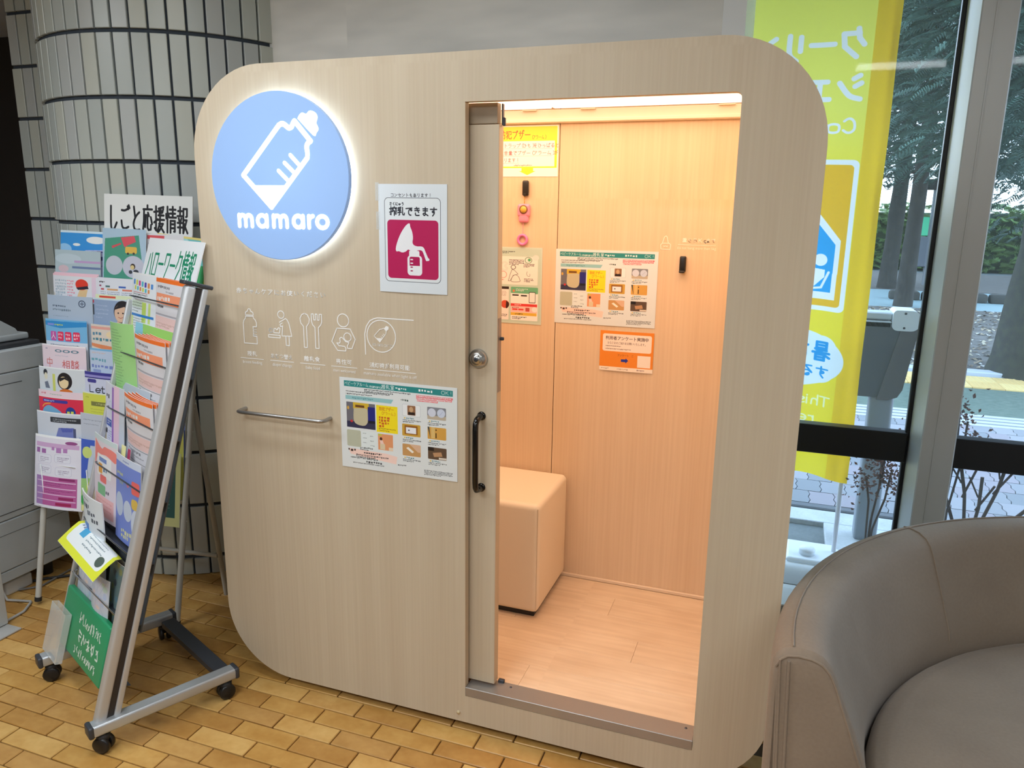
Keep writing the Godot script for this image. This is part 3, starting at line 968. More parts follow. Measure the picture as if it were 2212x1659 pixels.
func build_outside():
	var asphalt := textured(grain(256, 256, col(84, 92, 92), col(116, 124, 124), 0.3, 0.3, 120, 0.02, 0.02, 0.5), Vector3(0.6, 0.6, 0.6), 0.9)
	var g = slab("ground", Vector3(-40, -0.3, -1.345), Vector3(70, GY - 0.03, -90), asphalt, "wet grey open ground outside the window")
	# concrete apron with a sunken gravel bed
	var conc := textured(grain(256, 256, col(158, 164, 166), col(182, 188, 190), 0.2, 0.2, 121, 0.02, 0.02, 0.5), Vector3(1, 1, 1), 0.85)
	var ap := mb()
	for q in [[0.6, 5.4, -1.345, -2.08], [0.6, 5.4, -2.50, -2.69], [2.06, 5.4, -2.08, -2.50], [0.6, 1.2, -2.08, -2.50]]:
		box(ap, Vector3((q[0] + q[1]) / 2, GY - 0.02, (q[2] + q[3]) / 2), Vector3(q[1] - q[0], 0.04, absf(q[3] - q[2])), 0.004)
	obj("apron", ap, conc, g)
	var kb := mb()
	box(kb, Vector3(3, GY - 0.02, -2.745), Vector3(5, 0.05, 0.07), 0.008)
	obj("kerb", kb, flat(col(88, 92, 96), 0.9), g)
	# interlocking pavers: zigzag sides
	var pm := mb()
	var zz := PackedVector2Array()
	var a := 0.142
	var b := 0.215
	for k in 5: zz.append(Vector2(-a / 2 + (0.008 if k % 2 else -0.003), -b / 2 + b * k / 4.0))
	for k in 5: zz.append(Vector2(a / 2 + (0.003 if k % 2 == 0 else 0.014) - 0.006, b / 2 - b * k / 4.0))
	prism(pm, zz, -0.03, 0.0, Transform3D(Basis(Vector3.RIGHT, -PI / 2), Vector3.ZERO))
	pm.generate_normals()
	var pmesh := pm.commit()
	var pmats := []
	for c in [col(126, 128, 132), col(136, 136, 140), col(116, 120, 124), col(132, 127, 132)]:
		pmats.append(flat(c, 0.85))
	for r in 11:
		for c in 16:
			var p = obj("paver", pmesh, pmats[absi(hash(Vector2i(r, c))) % 4], g)
			p.position = Vector3(1.62 + c * 0.147 + (0.073 if r % 2 else 0.0), GY + (absi(hash(Vector2i(c, r))) % 5) * 0.0006, -2.90 - r * 0.22)
	# drain grating, mossy strip, tactile paving, white kerb
	var gr := mb()
	for k in 4: box(gr, Vector3(5, GY - 0.01, -5.24 - k * 0.115), Vector3(10, 0.03, 0.06), 0.004)
	obj("grating", gr, flat(col(176, 182, 186), 0.5), g)
	var moss := textured(grain(256, 256, col(64, 84, 74), col(104, 118, 106), 0.06, 0.12, 125, 0.3, 0.3, 0.4), Vector3(0.7, 0.7, 0.7), 0.95)
	var ms := mb()
	box(ms, Vector3(8, GY - 0.025, -6.28), Vector3(24, 0.03, 1.22))
	obj("moss_strip", ms, moss, g)
	var ty := [flat(col(214, 188, 124), 0.8), flat(col(206, 176, 112), 0.8)]
	var tb := mb()
	box(tb, Vector3.ZERO, Vector3(0.295, 0.03, 0.31), 0.003)
	for k in 5: box(tb, Vector3(-0.12 + k * 0.06, 0.0165, 0), Vector3(0.02, 0.005, 0.27), 0.002)
	tb.generate_normals()
	var tmesh := tb.commit()
	for r in 2:
		for c in 16:
			var o = obj("tactile_tile", tmesh, ty[(r + c) % 2], g)
			o.position = Vector3(2.3 + c * 0.3, GY - 0.012, -7.06 - r * 0.315)
	var wk := mb()
	box(wk, Vector3(8, GY, -7.72), Vector3(30, 0.07, 0.2), 0.01)
	obj("white_kerb", wk, flat(col(182, 190, 196), 0.7), g)
	var soil := textured(grain(256, 256, col(74, 70, 64), col(118, 116, 112), 0.25, 0.25, 127, 0.03, 0.03, 0.4), Vector3(0.5, 0.5, 0.5), 0.95)
	var so := mb()
	box(so, Vector3(8, GY - 0.01, -11.1), Vector3(34, 0.04, 6.5))
	box(so, Vector3(8, GY - 0.01, -21.5), Vector3(40, 0.05, 6.4))
	obj("soil", so, soil, g)
	var pa := mb()
	box(pa, Vector3(6, GY - 0.012, -16.3), Vector3(40, 0.04, 3.9))
	obj("path", pa, flat(col(140, 166, 170), 0.8), g)
	# fallen leaves
	var leaf := mb()
	tri(leaf, Vector3(-0.03, 0, 0), Vector3(0.0, 0.006, 0.022), Vector3(0.03, 0, 0))
	tri(leaf, Vector3(-0.03, 0, 0), Vector3(0.03, 0, 0), Vector3(0.0, 0.008, -0.022))
	leaf.generate_normals()
	var lm := flat(Color.WHITE, 0.9)
	lm.vertex_color_use_as_albedo = true
	var xs := []
	var tn := []
	for k in 2600:
		var x := rng.randf_range(2.4, 8.0)
		var z := rng.randf_range(-14.2, -7.9)
		xs.append(Transform3D(Basis.from_euler(Vector3(rng.randf_range(-0.4, 0.4), rng.randf() * TAU, rng.randf_range(-0.4, 0.4))).scaled(Vector3.ONE * rng.randf_range(0.7, 1.6)), Vector3(x, GY + 0.02, z)))
		tn.append([Color(0.30, 0.24, 0.16), Color(0.42, 0.38, 0.28), Color(0.14, 0.11, 0.08), Color(0.5, 0.5, 0.46)][k % 4])
	multi("fallen_leaves", leaf.commit(), xs, lm, g, tn)
	build_trees()
	build_flag()
	build_panel()
	build_shrubs()

func sprig_mesh(len: float) -> ArrayMesh:   # a drooping twig with pairs of narrow leaves
	var st := mb()
	var n := 9
	for k in n:
		var t := float(k) / n
		var c := Vector3(t * len, -0.35 * t * t * len, 0)
		for s in [-1.0, 1.0]:
			var l := len * 0.30 * (1.0 - 0.5 * t)
			var tip := c + Vector3(l * 0.75, -l * 0.25, s * l)
			var sd := Vector3(len * 0.035, 0.02 * len, 0)
			tri(st, c - sd, tip, c + sd)
			tri(st, c + sd + Vector3(0, 0.01, 0), tip, c + sd * 2.6)
	st.generate_normals()
	return st.commit()

func trunk(st: SurfaceTool, base: Vector3, r: float, h: float, lean: Vector2, sd: int, flare := 1.35):
	st.set_smooth_group(1)
	var n := FastNoiseLite.new()
	n.seed = sd
	n.frequency = 1.2
	var rings := []
	for i in 15:
		var t := i / 14.0
		var y := h * t * t if i < 5 else h * t
		y = h * pow(t, 1.3)
		var rr := r * (1.0 - 0.45 * t) * (1.0 + (flare - 1.0) * exp(-y * 3.0))
		var ring := []
		for k in 16:
			var a := TAU * k / 16
			var q := rr * (1.0 + 0.16 * n.get_noise_3d(cos(a) * 1.4, y * 0.9, sin(a) * 1.4))
			ring.append(base + Vector3(cos(a) * q + lean.x * t * h, y, sin(a) * q + lean.y * t * h))
		rings.append(ring)
	for i in 14:
		for k in 16:
			quad(st, rings[i][k], rings[i + 1][k], rings[i + 1][(k + 1) % 16], rings[i][(k + 1) % 16])

func build_trees():
	var bark := textured(grain(256, 256, col(40, 39, 37), col(68, 66, 61), 0.10, 0.03, 140, 0.02, 0.02, 0.4), Vector3(0.8, 0.8, 0.8), 0.95)
	var mossy := textured(grain(256, 256, col(34, 33, 32), col(56, 60, 44), 0.05, 0.04, 141, 0.2, 0.1, 0.4), Vector3(0.8, 0.8, 0.8), 0.95)
	var lm := flat(Color.WHITE, 0.75)
	lm.vertex_color_use_as_albedo = true
	lm.backlight_enabled = true
	lm.backlight = Color(0.25, 0.3, 0.25)
	var sp := sprig_mesh(0.42)
	# x, z, trunk radius, height, crown low, crown high, crown radius, number, label
	var T := [
		[4.04, -18.6, 0.20, 9.0, 2.7, 10.5, 3.4, 5200, "farther of the two grey trunks seen left of the mullion, with a dark conifer crown"],
		[3.91, -14.57, 0.16, 8.0, 2.6, 9.0, 2.9, 5200, "slimmer nearer trunk left of the mullion, with a dark drooping crown"],
		[4.50, -7.9, 0.48, 7.0, 2.5, 7.4, 2.4, 9500, "thick mossy trunk filling the pane right of the mullion"],
		[9.0, -22.0, 0.25, 9.0, 1.5, 10.5, 3.6, 3600, "broad dark evergreen beyond the path at the right"],
		[0.4, -22.0, 0.25, 9.0, 1.8, 10.5, 3.6, 2600, "broad dark evergreen beyond the path behind the yellow flag"],
	]
	for q in T:
		var t := thing("tree", q[8], "tree", Vector3(q[0], GY, q[1]), "trees outside the window")
		var st := mb()
		trunk(st, Vector3.ZERO, q[2], q[3], Vector2(0.012, 0.0), int(q[0] * 100), 1.12)
		obj("trunk", st, mossy if q[2] > 0.4 else bark, t)
		var br := mb()
		var xs := []
		var tn := []
		for k in 26:
			var y := lerpf(q[4] - 0.1, q[5] - 1.5, k / 26.0)
			var an := rng.randf() * TAU
			var l: float = q[6] * (1.0 - 0.6 * k / 26.0) * rng.randf_range(0.6, 1.0)
			tube(br, [Vector3(0.012 * y, y, 0), Vector3(cos(an) * l * 0.5, y + 0.15, sin(an) * l * 0.5), Vector3(cos(an) * l, y - 0.25, sin(an) * l)], 0.022, 5)
		obj("branches", br, bark, t)
		for k in int(q[7]):
			var f := pow(rng.randf(), 0.85)
			var y := lerpf(q[4], q[5], f)
			var rad: float = q[6] * (1.0 - 0.55 * f) * sqrt(rng.randf())
			var an := rng.randf() * TAU
			var p := Vector3(cos(an) * rad, y - 0.12 * rad + rng.randf_range(-0.1, 0.1), sin(an) * rad)
			var s := rng.randf_range(0.7, 1.5) * (0.55 if q[2] > 0.4 else 0.85)
			xs.append(Transform3D(Basis.from_euler(Vector3(rng.randf_range(-0.5, 0.5), -an + rng.randf_range(-0.9, 0.9), rng.randf_range(-0.6, 0.2))).scaled(Vector3.ONE * s), p))
			var g := rng.randf_range(0.7, 1.3)
			tn.append(Color(0.055 * g, 0.105 * g, 0.08 * g))
		multi("foliage", sp, xs, lm, t, tn)
	# clipped hedge far behind the trunks
	var h := thing("hedge", "bright green hedge far behind the tree trunks", "hedge", Vector3(6, GY, -27.0))
	var core := mb()
	rbox(core, Vector3(0, 0.9, 0), Vector3(26, 1.9, 1.0), 0.4)
	obj("stems", core, flat(col(48, 66, 40), 0.9), h)
	var hx := []
	var ht := []
	for k in 5200:
		var p := Vector3(rng.randf_range(-13, 13), rng.randf_range(0.05, 2.1), rng.randf_range(0.2, 0.75))
		hx.append(Transform3D(Basis.from_euler(Vector3(rng.randf() * TAU, rng.randf() * TAU, 0)).scaled(Vector3.ONE * 0.9), p))
		var g := rng.randf_range(0.6, 1.4)
		ht.append(Color(0.15 * g, 0.26 * g, 0.08 * g))
	multi("foliage", sp, hx, lm, h, ht)
	# low edging stones and sign post by the path
	var es := thing("edging", "low dark stone edging beside the thick mossy trunk", "edging", Vector3(5.6, GY, -16.0))
	for k in 6:
		var st := mb()
		rbox(st, Vector3(-1.5 + k * 0.62, 0.09, 0), Vector3(0.58, 0.2, 0.3), 0.06, 3)
		obj("stone", st, flat(col(62, 62, 58), 0.95), es)
	var s := thing("sign_post", "grey sign post with black cap and green plate between the far trunks", "sign", Vector3(4.98, GY, -20.0))
	var a := mb()
	box(a, Vector3(0.1, 1.2, 0), Vector3(0.16, 2.4, 0.16), 0.01)
	obj("post", a, flat(col(120, 126, 130), 0.6), s)
	var b := mb()
	box(b, Vector3(0, 2.5, 0), Vector3(0.42, 0.26, 0.3), 0.02)
	obj("cap", b, M.black, s)
	var c := mb()
	box(c, Vector3(-0.16, 1.48, 0.1), Vector3(0.3, 0.46, 0.04), 0.01)
	obj("plate", c, flat(col(70, 190, 140), 0.5), s)
	var d := mb()
	box(d, Vector3(-0.16, 0.85, 0.05), Vector3(0.36, 0.75, 0.26), 0.02)
	obj("box", d, flat(col(90, 96, 104), 0.6), s)

func build_flag():
	# a tall yellow cloth flag, seen from its back: the print is mirrored
	var t := thing("banner_flag", "tall yellow cooling shelter flag outside the window, lettering seen reversed", "flag", Vector3(2.046, GY, -1.6))
	var W := 0.60
	var H := 2.29
	var s := Sheet.new(self, 420, 1694, col(250, 246, 104))
	# the print as its front shows it; the cloth is mirrored below. x: share of width from the pole side
	s.r(0, 0, 100, 2.2, col(246, 205, 50))
	s.r(0, 0, 15, 100, col(246, 205, 40))
	s.r(15, 45, 86, 55, col(250, 228, 56))
	for k in 40: s.r(15, 30 + k * 0.4, 88, 0.5, col(250, 246, 104).lerp(col(250, 228, 56), k / 40.0))
	var wh := col(246, 250, 252)
	s.t("クー", 19.0, 16.2, 17.5, 5.3, 15, wh)
	s.t("リ", 56.5, 16.8, 15, 5.0, 15, wh)
	s.t("ン", 74, 16.6, 16, 5.0, 15, wh)
	s.t("シェル", 17.5, 23.6, 18, 5.4, 15, wh)
	s.t("タ", 75, 23.6, 16, 5.2, 15, wh)
	s.t("Coo", 20, 31.4, 9.5, 2.9, 7, wh, 1.0)
	s.t("l", 42, 31.4, 8, 2.9, 7, wh)
	# framed picture: house with a seat
	s.rr(15.4, 38.8, 74, 28.0, 1.0, wh)
	s.rr(18.6, 39.7, 67.4, 26.2, 0.7, col(248, 192, 40))
	s.poly("21.8,53.4 52,44.0 82,53.4 80.5,64.6 22.2,64.6", wh)
	s.poly("25.0,54.2 52,46.0 78.6,54.2 77.4,63.2 25.2,63.2", col(38, 166, 232))
	s.e(33.5, 57.2, 4.4, 1.15, wh)
	s.poly("30,59.0 37,58.8 43,61.4 42,62.6 36,62.2 30,60.4", wh)
	s.path("27.5,59.4 31.5,62.4 42,62.9 50,62.8", 7, wh)
	# cloud of words
	s.e(50, 76.4, 38.5, 5.9, col(232, 246, 250))
	s.rr(17, 71.6, 66, 9.4, 2.5, col(232, 246, 250))
	s.t("暑さ", 20.5, 72.8, 12.5, 3.8, 8, col(28, 156, 224))
	s.t("するた", 20.5, 77.6, 9, 2.4, 5, col(28, 156, 224))
	var pale := col(246, 248, 190)
	s.t("This is", 17.7, 83.4, 7.2, 2.3, 5, pale, 0.92)
	s.t("refu", 25.5, 87.0, 8.0, 2.3, 5, pale, 0.92)
	s.t("con", 26.5, 90.4, 9, 2.3, 5, pale, 0.92)
	var m := s.mat(0.75)
	m.backlight_enabled = true
	m.backlight = Color(1.0, 1.0, 0.98)
	# wavy cloth: the pole sleeve at x = 0.02, cloth to the left; u runs from the pole, so the lettering reads reversed from indoors
	var st := SurfaceTool.new()
	st.begin(Mesh.PRIMITIVE_TRIANGLES)
	st.set_smooth_group(1)
	var nx := 26
	var ny := 40
	var P = func(i, j):
		var u := float(i) / nx
		var v := float(j) / ny
		var z := 0.03 * sin(u * 9.0 + v * 2.0) * (0.3 + v) * minf(1.0, u * 5.0) + 0.012 * sin(v * 23.0 + u * 5.0) * exp(-u * 7.0)
		return Vector3(0.028 - u * W - 0.02 * v * u, 2.82 - v * (H - 0.01 - 0.03 * sin(u * 3.0)), z)
	for j in ny:
		for i in nx:
			for k in [[0, 0], [0, 1], [1, 1], [0, 0], [1, 1], [1, 0]]:
				st.set_uv(Vector2(float(i + k[0]) / nx, float(j + k[1]) / ny))
				st.add_vertex(P.call(i + k[0], j + k[1]))
	obj("cloth", st, m, t)
	var p := mb()
	tube(p, [Vector3(0.008, 0.05, -0.03), Vector3(0.0, 2.9, -0.03)], 0.011, 10)
	tube(p, [Vector3(0.0, 2.86, -0.03), Vector3(-0.6, 2.87, -0.03)], 0.006, 8)
	obj("pole", p, flat(col(226, 230, 240), 0.4), t)
	var b := mb()
	rbox(b, Vector3(-0.09, 0.09, 0), Vector3(0.30, 0.18, 0.30), 0.045, 4)
	rbox(b, Vector3(-0.09, 0.185, 0), Vector3(0.22, 0.03, 0.22), 0.014, 3)
	var bm := flat(col(226, 234, 240), 0.45)
	obj("water_tank", b, bm, t)
	var cp := mb()
	lathe(cp, [Vector2(0.0, 0.198), Vector2(0.034, 0.198), Vector2(0.036, 0.222), Vector2(0.03, 0.23), Vector2(0.0, 0.231)], 18, Transform3D(Basis(), Vector3(-0.11, 0, 0.04)))
	obj("cap", cp, bm, t)

func build_panel():
	var t := thing("information_board", "grey information board on a post with white rail, outside beside the flag", "board", Vector3(2.26, GY, -2.35))
	var body := PackedVector2Array()
	for q in [[-0.62, 0.80], [0.02, 0.80], [0.055, 0.815], [0.075, 0.85], [0.118, 1.19], [-0.62, 1.19]]: body.append(Vector2(q[0], q[1]))
	var a := mb()
	prism(a, body, -0.10, 0.05)
	obj("panel", a, flat(col(88, 94, 102), 0.55), t)
	var f := mb()
	var shell := PackedVector2Array()
	for q in [[-0.03, 0.79], [0.02, 0.79], [0.065, 0.81], [0.085, 0.85], [0.128, 1.19], [0.05, 1.19]]: shell.append(Vector2(q[0], q[1]))
	prism(f, shell, -0.09, 0.06)
	obj("end_shell", f, flat(col(96, 96, 98), 0.6), t)
	var r := mb()
	box(r, Vector3(-0.31, 1.222, -0.02), Vector3(0.62, 0.036, 0.12), 0.006)
	box(r, Vector3(-0.31, 1.180, -0.02), Vector3(0.62, 0.036, 0.14), 0.006)
	obj("rail", r, flat(col(196, 206, 214), 0.4), t)
	var c := mb()
	var cap := rrect(0.0, 1.155, 0.126, 1.258, [0.025, 0.04, 0.04, 0.02], 6)
	prism(c, cap, -0.10, 0.07)
	obj("end_cap", c, flat(col(218, 228, 236), 0.45), t)
	var sc := mb()
	for y in [1.17, 1.243]:
		sc = mb()
		lathe(sc, [Vector2(0, 0.0), Vector2(0.006, 0.0), Vector2(0.005, 0.004), Vector2(0, 0.004)], 10, Transform3D(Basis(Vector3.RIGHT, PI / 2), Vector3(0.055, y, 0.07)))
		obj("screw", sc, M.dark_steel, t)
	var p := mb()
	rbox(p, Vector3(0.0, 0.40, -0.02), Vector3(0.115, 0.82, 0.12), 0.02, 3)
	obj("post", p, flat(col(130, 138, 146), 0.5), t)

func build_shrubs():
	var twig := flat(col(78, 62, 54), 0.9)
	var lm := flat(Color.WHITE, 0.85)
	lm.vertex_color_use_as_albedo = true
	var leaf := mb()
	tri(leaf, Vector3(0, 0, 0), Vector3(0.009, 0.004, 0.006), Vector3(0.020, 0, 0))
	tri(leaf, Vector3(0, 0, 0), Vector3(0.020, 0, 0), Vector3(0.009, 0.004, -0.006))
	leaf.generate_normals()
	var lmesh := leaf.commit()
	var D := [
		[Vector3(2.185, GY, -1.62), [Vector3(0.02, 0.68, 0.0), Vector3(-0.04, 0.60, 0.05), Vector3(0.06, 0.62, 0.02), Vector3(0.03, 0.74, 0)], 420, "brown withered shrub under the crossbar left of the mullion"],
		[Vector3(2.46, GY, -1.55), [Vector3(0.0, 0.98, 0.0), Vector3(0.03, 0.90, 0.03), Vector3(-0.03, 0.93, 0.0)], 130, "reddish dry leaves on a thin stem just above the black crossbar"],
		[Vector3(2.56, GY, -1.55), [Vector3(-0.18, 0.72, 0.0), Vector3(-0.08, 0.74, 0.05), Vector3(0.12, 0.75, -0.05), Vector3(0.28, 0.74, 0.1), Vector3(0.02, 0.66, 0.0), Vector3(-0.22, 0.62, 0.04)], 0, "bare forked branches outside the pane below the crossbar"],
	]
	for d in D:
		var t := thing("shrub", d[3], "shrub", d[0], "small shrubs against the window")
		var st := mb()
		var xs := []
		var tn := []
		for k in d[1].size():
			var e: Vector3 = d[1][k]
			var m := Vector3(e.x * 0.25, e.y * 0.55, e.z * 0.3)
			tube(st, [Vector3(0, 0, 0), m, m.lerp(e, 0.55) + Vector3(0.01, 0.0, 0), e], 0.0075 if d[2] == 0 else 0.005, 6)
			if d[2] == 0:
				tube(st, [m.lerp(e, 0.5), m.lerp(e, 0.8) + Vector3(0.05, 0.03, 0.01)], 0.005, 6)
				tube(st, [m.lerp(e, 0.7), e + Vector3(-0.05, 0.0, 0.02)], 0.004, 6)
			for j in int(d[2] / d[1].size()):
				var p := e + Vector3(rng.randfn(0, 0.032), rng.randfn(-0.02, 0.045), rng.randfn(0, 0.03))
				xs.append(Transform3D(Basis.from_euler(Vector3(rng.randf() * TAU, rng.randf() * TAU, rng.randf() * TAU)), p))
				var g := rng.randf_range(0.6, 1.3)
				tn.append(Color(0.17 * g, 0.075 * g, 0.055 * g))
		obj("twigs", st, twig, t)
		if xs.size() > 0: multi("leaves", lmesh, xs, lm, t, tn)

# ------------------------------------------------------------------ the booth
func csg_poly(p: PackedVector2Array, depth: float, z: float, op := CSGShape3D.OPERATION_UNION) -> CSGPolygon3D:
	var c := CSGPolygon3D.new()
	c.polygon = p
	c.mode = CSGPolygon3D.MODE_DEPTH
	c.depth = depth
	c.position.z = z
	c.operation = op
	return c

func face_xf(z: float) -> Transform3D:
	return Transform3D(Basis(), Vector3(0, 0, z))

func build_booth():
	var t := thing("nursing_booth", "beige wood-grain nursing booth with round lit bottle sign and open sliding door", "booth")
	# front panel with the door opening, then the rounded shell behind it
	var outer := rrect(0, 0.03, 1.8, 2.022, [0.25, 0.25, 0.25, 0.25], 14)
	var fp := csg_poly(outer, 0.025, 0.0)
	fp.name = "front_panel"
	fp.material = M.wood
	var hole := csg_poly(rrect(0.901, 0.1245, 1.6035, 1.897, [0.0, 0.014, 0.014, 0.0], 5), 0.4, 0.1, CSGShape3D.OPERATION_SUBTRACTION)
	hole.name = "opening"
	hole.material = M.wood
	fp.add_child(hole)
	t.add_child(fp)
	var sh := csg_poly(outer, 0.87, -0.025)
	sh.name = "shell"
	sh.material = M.wood
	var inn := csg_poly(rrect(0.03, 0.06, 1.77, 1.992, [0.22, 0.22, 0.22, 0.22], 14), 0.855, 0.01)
	inn.name = "room_inside"
	inn.operation = CSGShape3D.OPERATION_SUBTRACTION
	inn.material = M.wood_in
	sh.add_child(inn)
	t.add_child(sh)
	var pl := mb()
	box(pl, Vector3(0.9, 0.02, -0.46), Vector3(1.32, 0.04, 0.84))
	obj("plinth", pl, M.rubber, t)
	# inside: two back panels, side panels, cornice, ceiling, floor boards
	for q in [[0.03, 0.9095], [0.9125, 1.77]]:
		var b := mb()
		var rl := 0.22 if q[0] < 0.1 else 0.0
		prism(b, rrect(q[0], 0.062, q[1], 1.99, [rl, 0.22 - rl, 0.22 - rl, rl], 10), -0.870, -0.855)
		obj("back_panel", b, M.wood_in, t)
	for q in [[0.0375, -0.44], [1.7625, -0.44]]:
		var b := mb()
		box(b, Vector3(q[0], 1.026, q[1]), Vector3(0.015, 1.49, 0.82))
		obj("side_panel", b, M.wood_in, t)
	var sk := mb()
	box(sk, Vector3(0.9, 0.158, -0.850), Vector3(1.66, 0.014, 0.01), 0.002)
	obj("floor_trim", sk, flat(col(232, 206, 178), 0.4), t)
	var co := mb()
	box(co, Vector3(0.9, 1.9555, -0.845), Vector3(1.60, 0.047, 0.022), 0.003)
	box(co, Vector3(0.9, 1.940, -0.832), Vector3(1.60, 0.012, 0.006), 0.002)
	for x in [0.80, 1.02, 1.50]: box(co, Vector3(x, 1.9765, -0.830), Vector3(0.055, 0.004, 0.012), 0.001)
	obj("cornice", co, flat(col(246, 232, 208), 0.45), t)
	for q in [[0.14, 0.885], [0.895, 1.66]]:
		var c := mb()
		box(c, Vector3((q[0] + q[1]) / 2, 1.986, -0.44), Vector3(q[1] - q[0], 0.010, 0.78), 0.002)
		obj("light_panel", c, glow(Color(1.0, 0.90, 0.80), BOOTH_PANEL), t)
	var la := AreaLight3D.new()
	la.name = "booth_light"
	la.area_size = Vector2(1.5, 0.6)
	la.light_color = Color(1.0, 0.84, 0.68)
	la.light_energy = BOOTH_LIGHT
	la.area_range = 6.0
	la.shadow_enabled = true
	la.position = Vector3(0.98, 1.975, -0.44)
	la.rotation = Vector3(-PI / 2, 0, 0)
	t.add_child(la)
	# small warm downlight beside the right jamb
	var dl := mb()
	lathe(dl, [Vector2(0.0, -0.006), Vector2(0.03, -0.006), Vector2(0.034, 0.0), Vector2(0.034, 0.006)], 20, Transform3D(Basis(), Vector3(1.66, 1.978, -0.62)))
	obj("downlight", dl, glow(Color(1.0, 0.84, 0.58), 2.0), t)
	var sl := SpotLight3D.new()
	sl.name = "downlight_light"
	sl.light_color = Color(1.0, 0.80, 0.50)
	sl.light_energy = 0.35
	sl.spot_angle = 62.0
	sl.spot_range = 6.0
	sl.light_size = 0.03
	sl.shadow_enabled = true
	sl.position = Vector3(1.66, 1.965, -0.62)
	sl.rotation = Vector3(-PI / 2, 0, 0)
	t.add_child(sl)
	# floor boards running across
	var zb := -0.072
	var wds := [0.122, 0.135, 0.135, 0.135, 0.135, 0.118]
	for k in 6:
		var cut: float = [1.05, 0.72, 1.36, 0.90, 1.22, 0.6][k]
		for q in [[0.062, cut], [cut, 1.738]]:
			var b := mb()
			box(b, Vector3((q[0] + q[1]) / 2, 0.139, zb - wds[k] / 2), Vector3(q[1] - q[0] - 0.0006, 0.022, wds[k] - 0.0006), 0.0006)
			obj("floor_board", b, M.boards[(k * 2 + (1 if q[0] > 0.1 else 0)) % 3], t)
		zb -= wds[k]
	# steel threshold
	var th := mb()
	box(th, Vector3(1.252, 0.1405, -0.0345), Vector3(0.702, 0.031, 0.071), 0.0016)
	obj("threshold", th, M.steel, t)
	for x in [1.035, 1.578]:
		var scw := mb()
		lathe(scw, [Vector2(0.004, 0.0), Vector2(0.0035, 0.0012), Vector2(0, 0.0014)], 10, Transform3D(Basis(), Vector3(x, 0.156, -0.05)))
		obj("screw", scw, M.dark_steel, t)
	var stp := mb()
	box(stp, Vector3(0.998, 0.160, -0.066), Vector3(0.02, 0.012, 0.012), 0.002)
	obj("door_stop", stp, M.dark_steel, t)
	var capb := mb()
	lathe(capb, [Vector2(0.006, 0.0), Vector2(0.0055, 0.004), Vector2(0, 0.006)], 14, Transform3D(Basis(Vector3.RIGHT, PI / 2), Vector3(0.878, 0.061, 0.0)))
	obj("screw_cap", capb, flat(col(206, 188, 150), 0.4), t)
	# rail cover above the door
	var hd := mb()
	box(hd, Vector3(0.64, 1.8705, -0.047), Vector3(0.68, 0.053, 0.026), 0.001)
	obj("rail_cover", hd, flat(col(150, 134, 112), 0.5), t)
	var bk := mb()
	box(bk, Vector3(0.9885, 1.868, -0.052), Vector3(0.004, 0.055, 0.012), 0.001)
	box(bk, Vector3(0.992, 1.850, -0.052), Vector3(0.008, 0.022, 0.010), 0.002)
	obj("door_bracket", bk, M.dark_steel, t)
	# sliding door
	var d := mb()
	box(d, Vector3(0.645, 1.0035, -0.0505), Vector3(0.68, 1.677, 0.033), 0.0012)
	var dr = obj("sliding_door", d, M.wood, t)
	var lk := mb()
	var lx := Transform3D(Basis(Vector3.RIGHT, PI / 2), Vector3(0.928, 1.204, -0.034))
	lathe(lk, [Vector2(0.0285, 0.0), Vector2(0.0285, 0.004), Vector2(0.025, 0.010), Vector2(0.019, 0.017), Vector2(0.017, 0.019), Vector2(0.016, 0.0185), Vector2(0.0155, 0.021), Vector2(0.0, 0.021)], 32, lx)
	obj("lock_cylinder", lk, flat(col(186, 186, 184), 0.22, 0.9), dr)
	var kh := mb()
	box(kh, Vector3(0.928, 1.204, -0.0125), Vector3(0.002, 0.008, 0.001))
	lathe(kh, [Vector2(0.007, 0.0), Vector2(0.006, 0.0015), Vector2(0, 0.0015)], 16, Transform3D(Basis(Vector3.RIGHT, PI / 2), Vector3(0.928, 1.204, -0.0135)))
	obj("keyhole", kh, M.dark_steel, dr)
	var hn := mb()
	var hp := []
	for q in [[1.035, -0.034], [1.035, -0.012], [1.031, 0.004], [1.020, 0.012], [1.005, 0.014], [0.845, 0.014], [0.830, 0.012], [0.819, 0.004], [0.815, -0.012], [0.815, -0.034]]:
		hp.append(Vector3(0.9385, q[0], q[1]))
	tube(hn, hp, 0.0088, 14)
	for y in [1.035, 0.815]: lathe(hn, [Vector2(0.013, 0.0), Vector2(0.013, 0.003), Vector2(0.009, 0.005)], 16, Transform3D(Basis(Vector3.RIGHT, PI / 2), Vector3(0.9385, y, -0.034)))
	obj("pull_handle", hn, flat(col(14, 14, 15), 0.16), dr)
	var sp := mb()
	box(sp, Vector3(0.9853, 1.215, -0.0505), Vector3(0.0016, 0.215, 0.024), 0.0005)
	obj("strike_plate", sp, flat(col(150, 148, 150), 0.35, 0.6), dr)
	var tu := mb()
	box(tu, Vector3(0.989, 1.262, -0.058), Vector3(0.014, 0.010, 0.008), 0.002)
	obj("latch", tu, M.dark_steel, dr)
	# towel bar
	var tb := mb()
	var bp := []
	for q in [[0.131, 0.0], [0.131, 0.030], [0.134, 0.041], [0.145, 0.046], [0.434, 0.046], [0.445, 0.041], [0.448, 0.030], [0.448, 0.0]]:
		bp.append(Vector3(q[0], 0.984, q[1]))
	tube(tb, bp, 0.0062, 12)
	obj("towel_bar", tb, flat(col(168, 166, 164), 0.3, 0.85), t)
	booth_sign(t)
	booth_print(t)
	# coat hook and white prints on the back panel
	var hk := mb()
	rbox(hk, Vector3(1.3835, 1.4395, -0.848), Vector3(0.023, 0.058, 0.012), 0.005, 3)
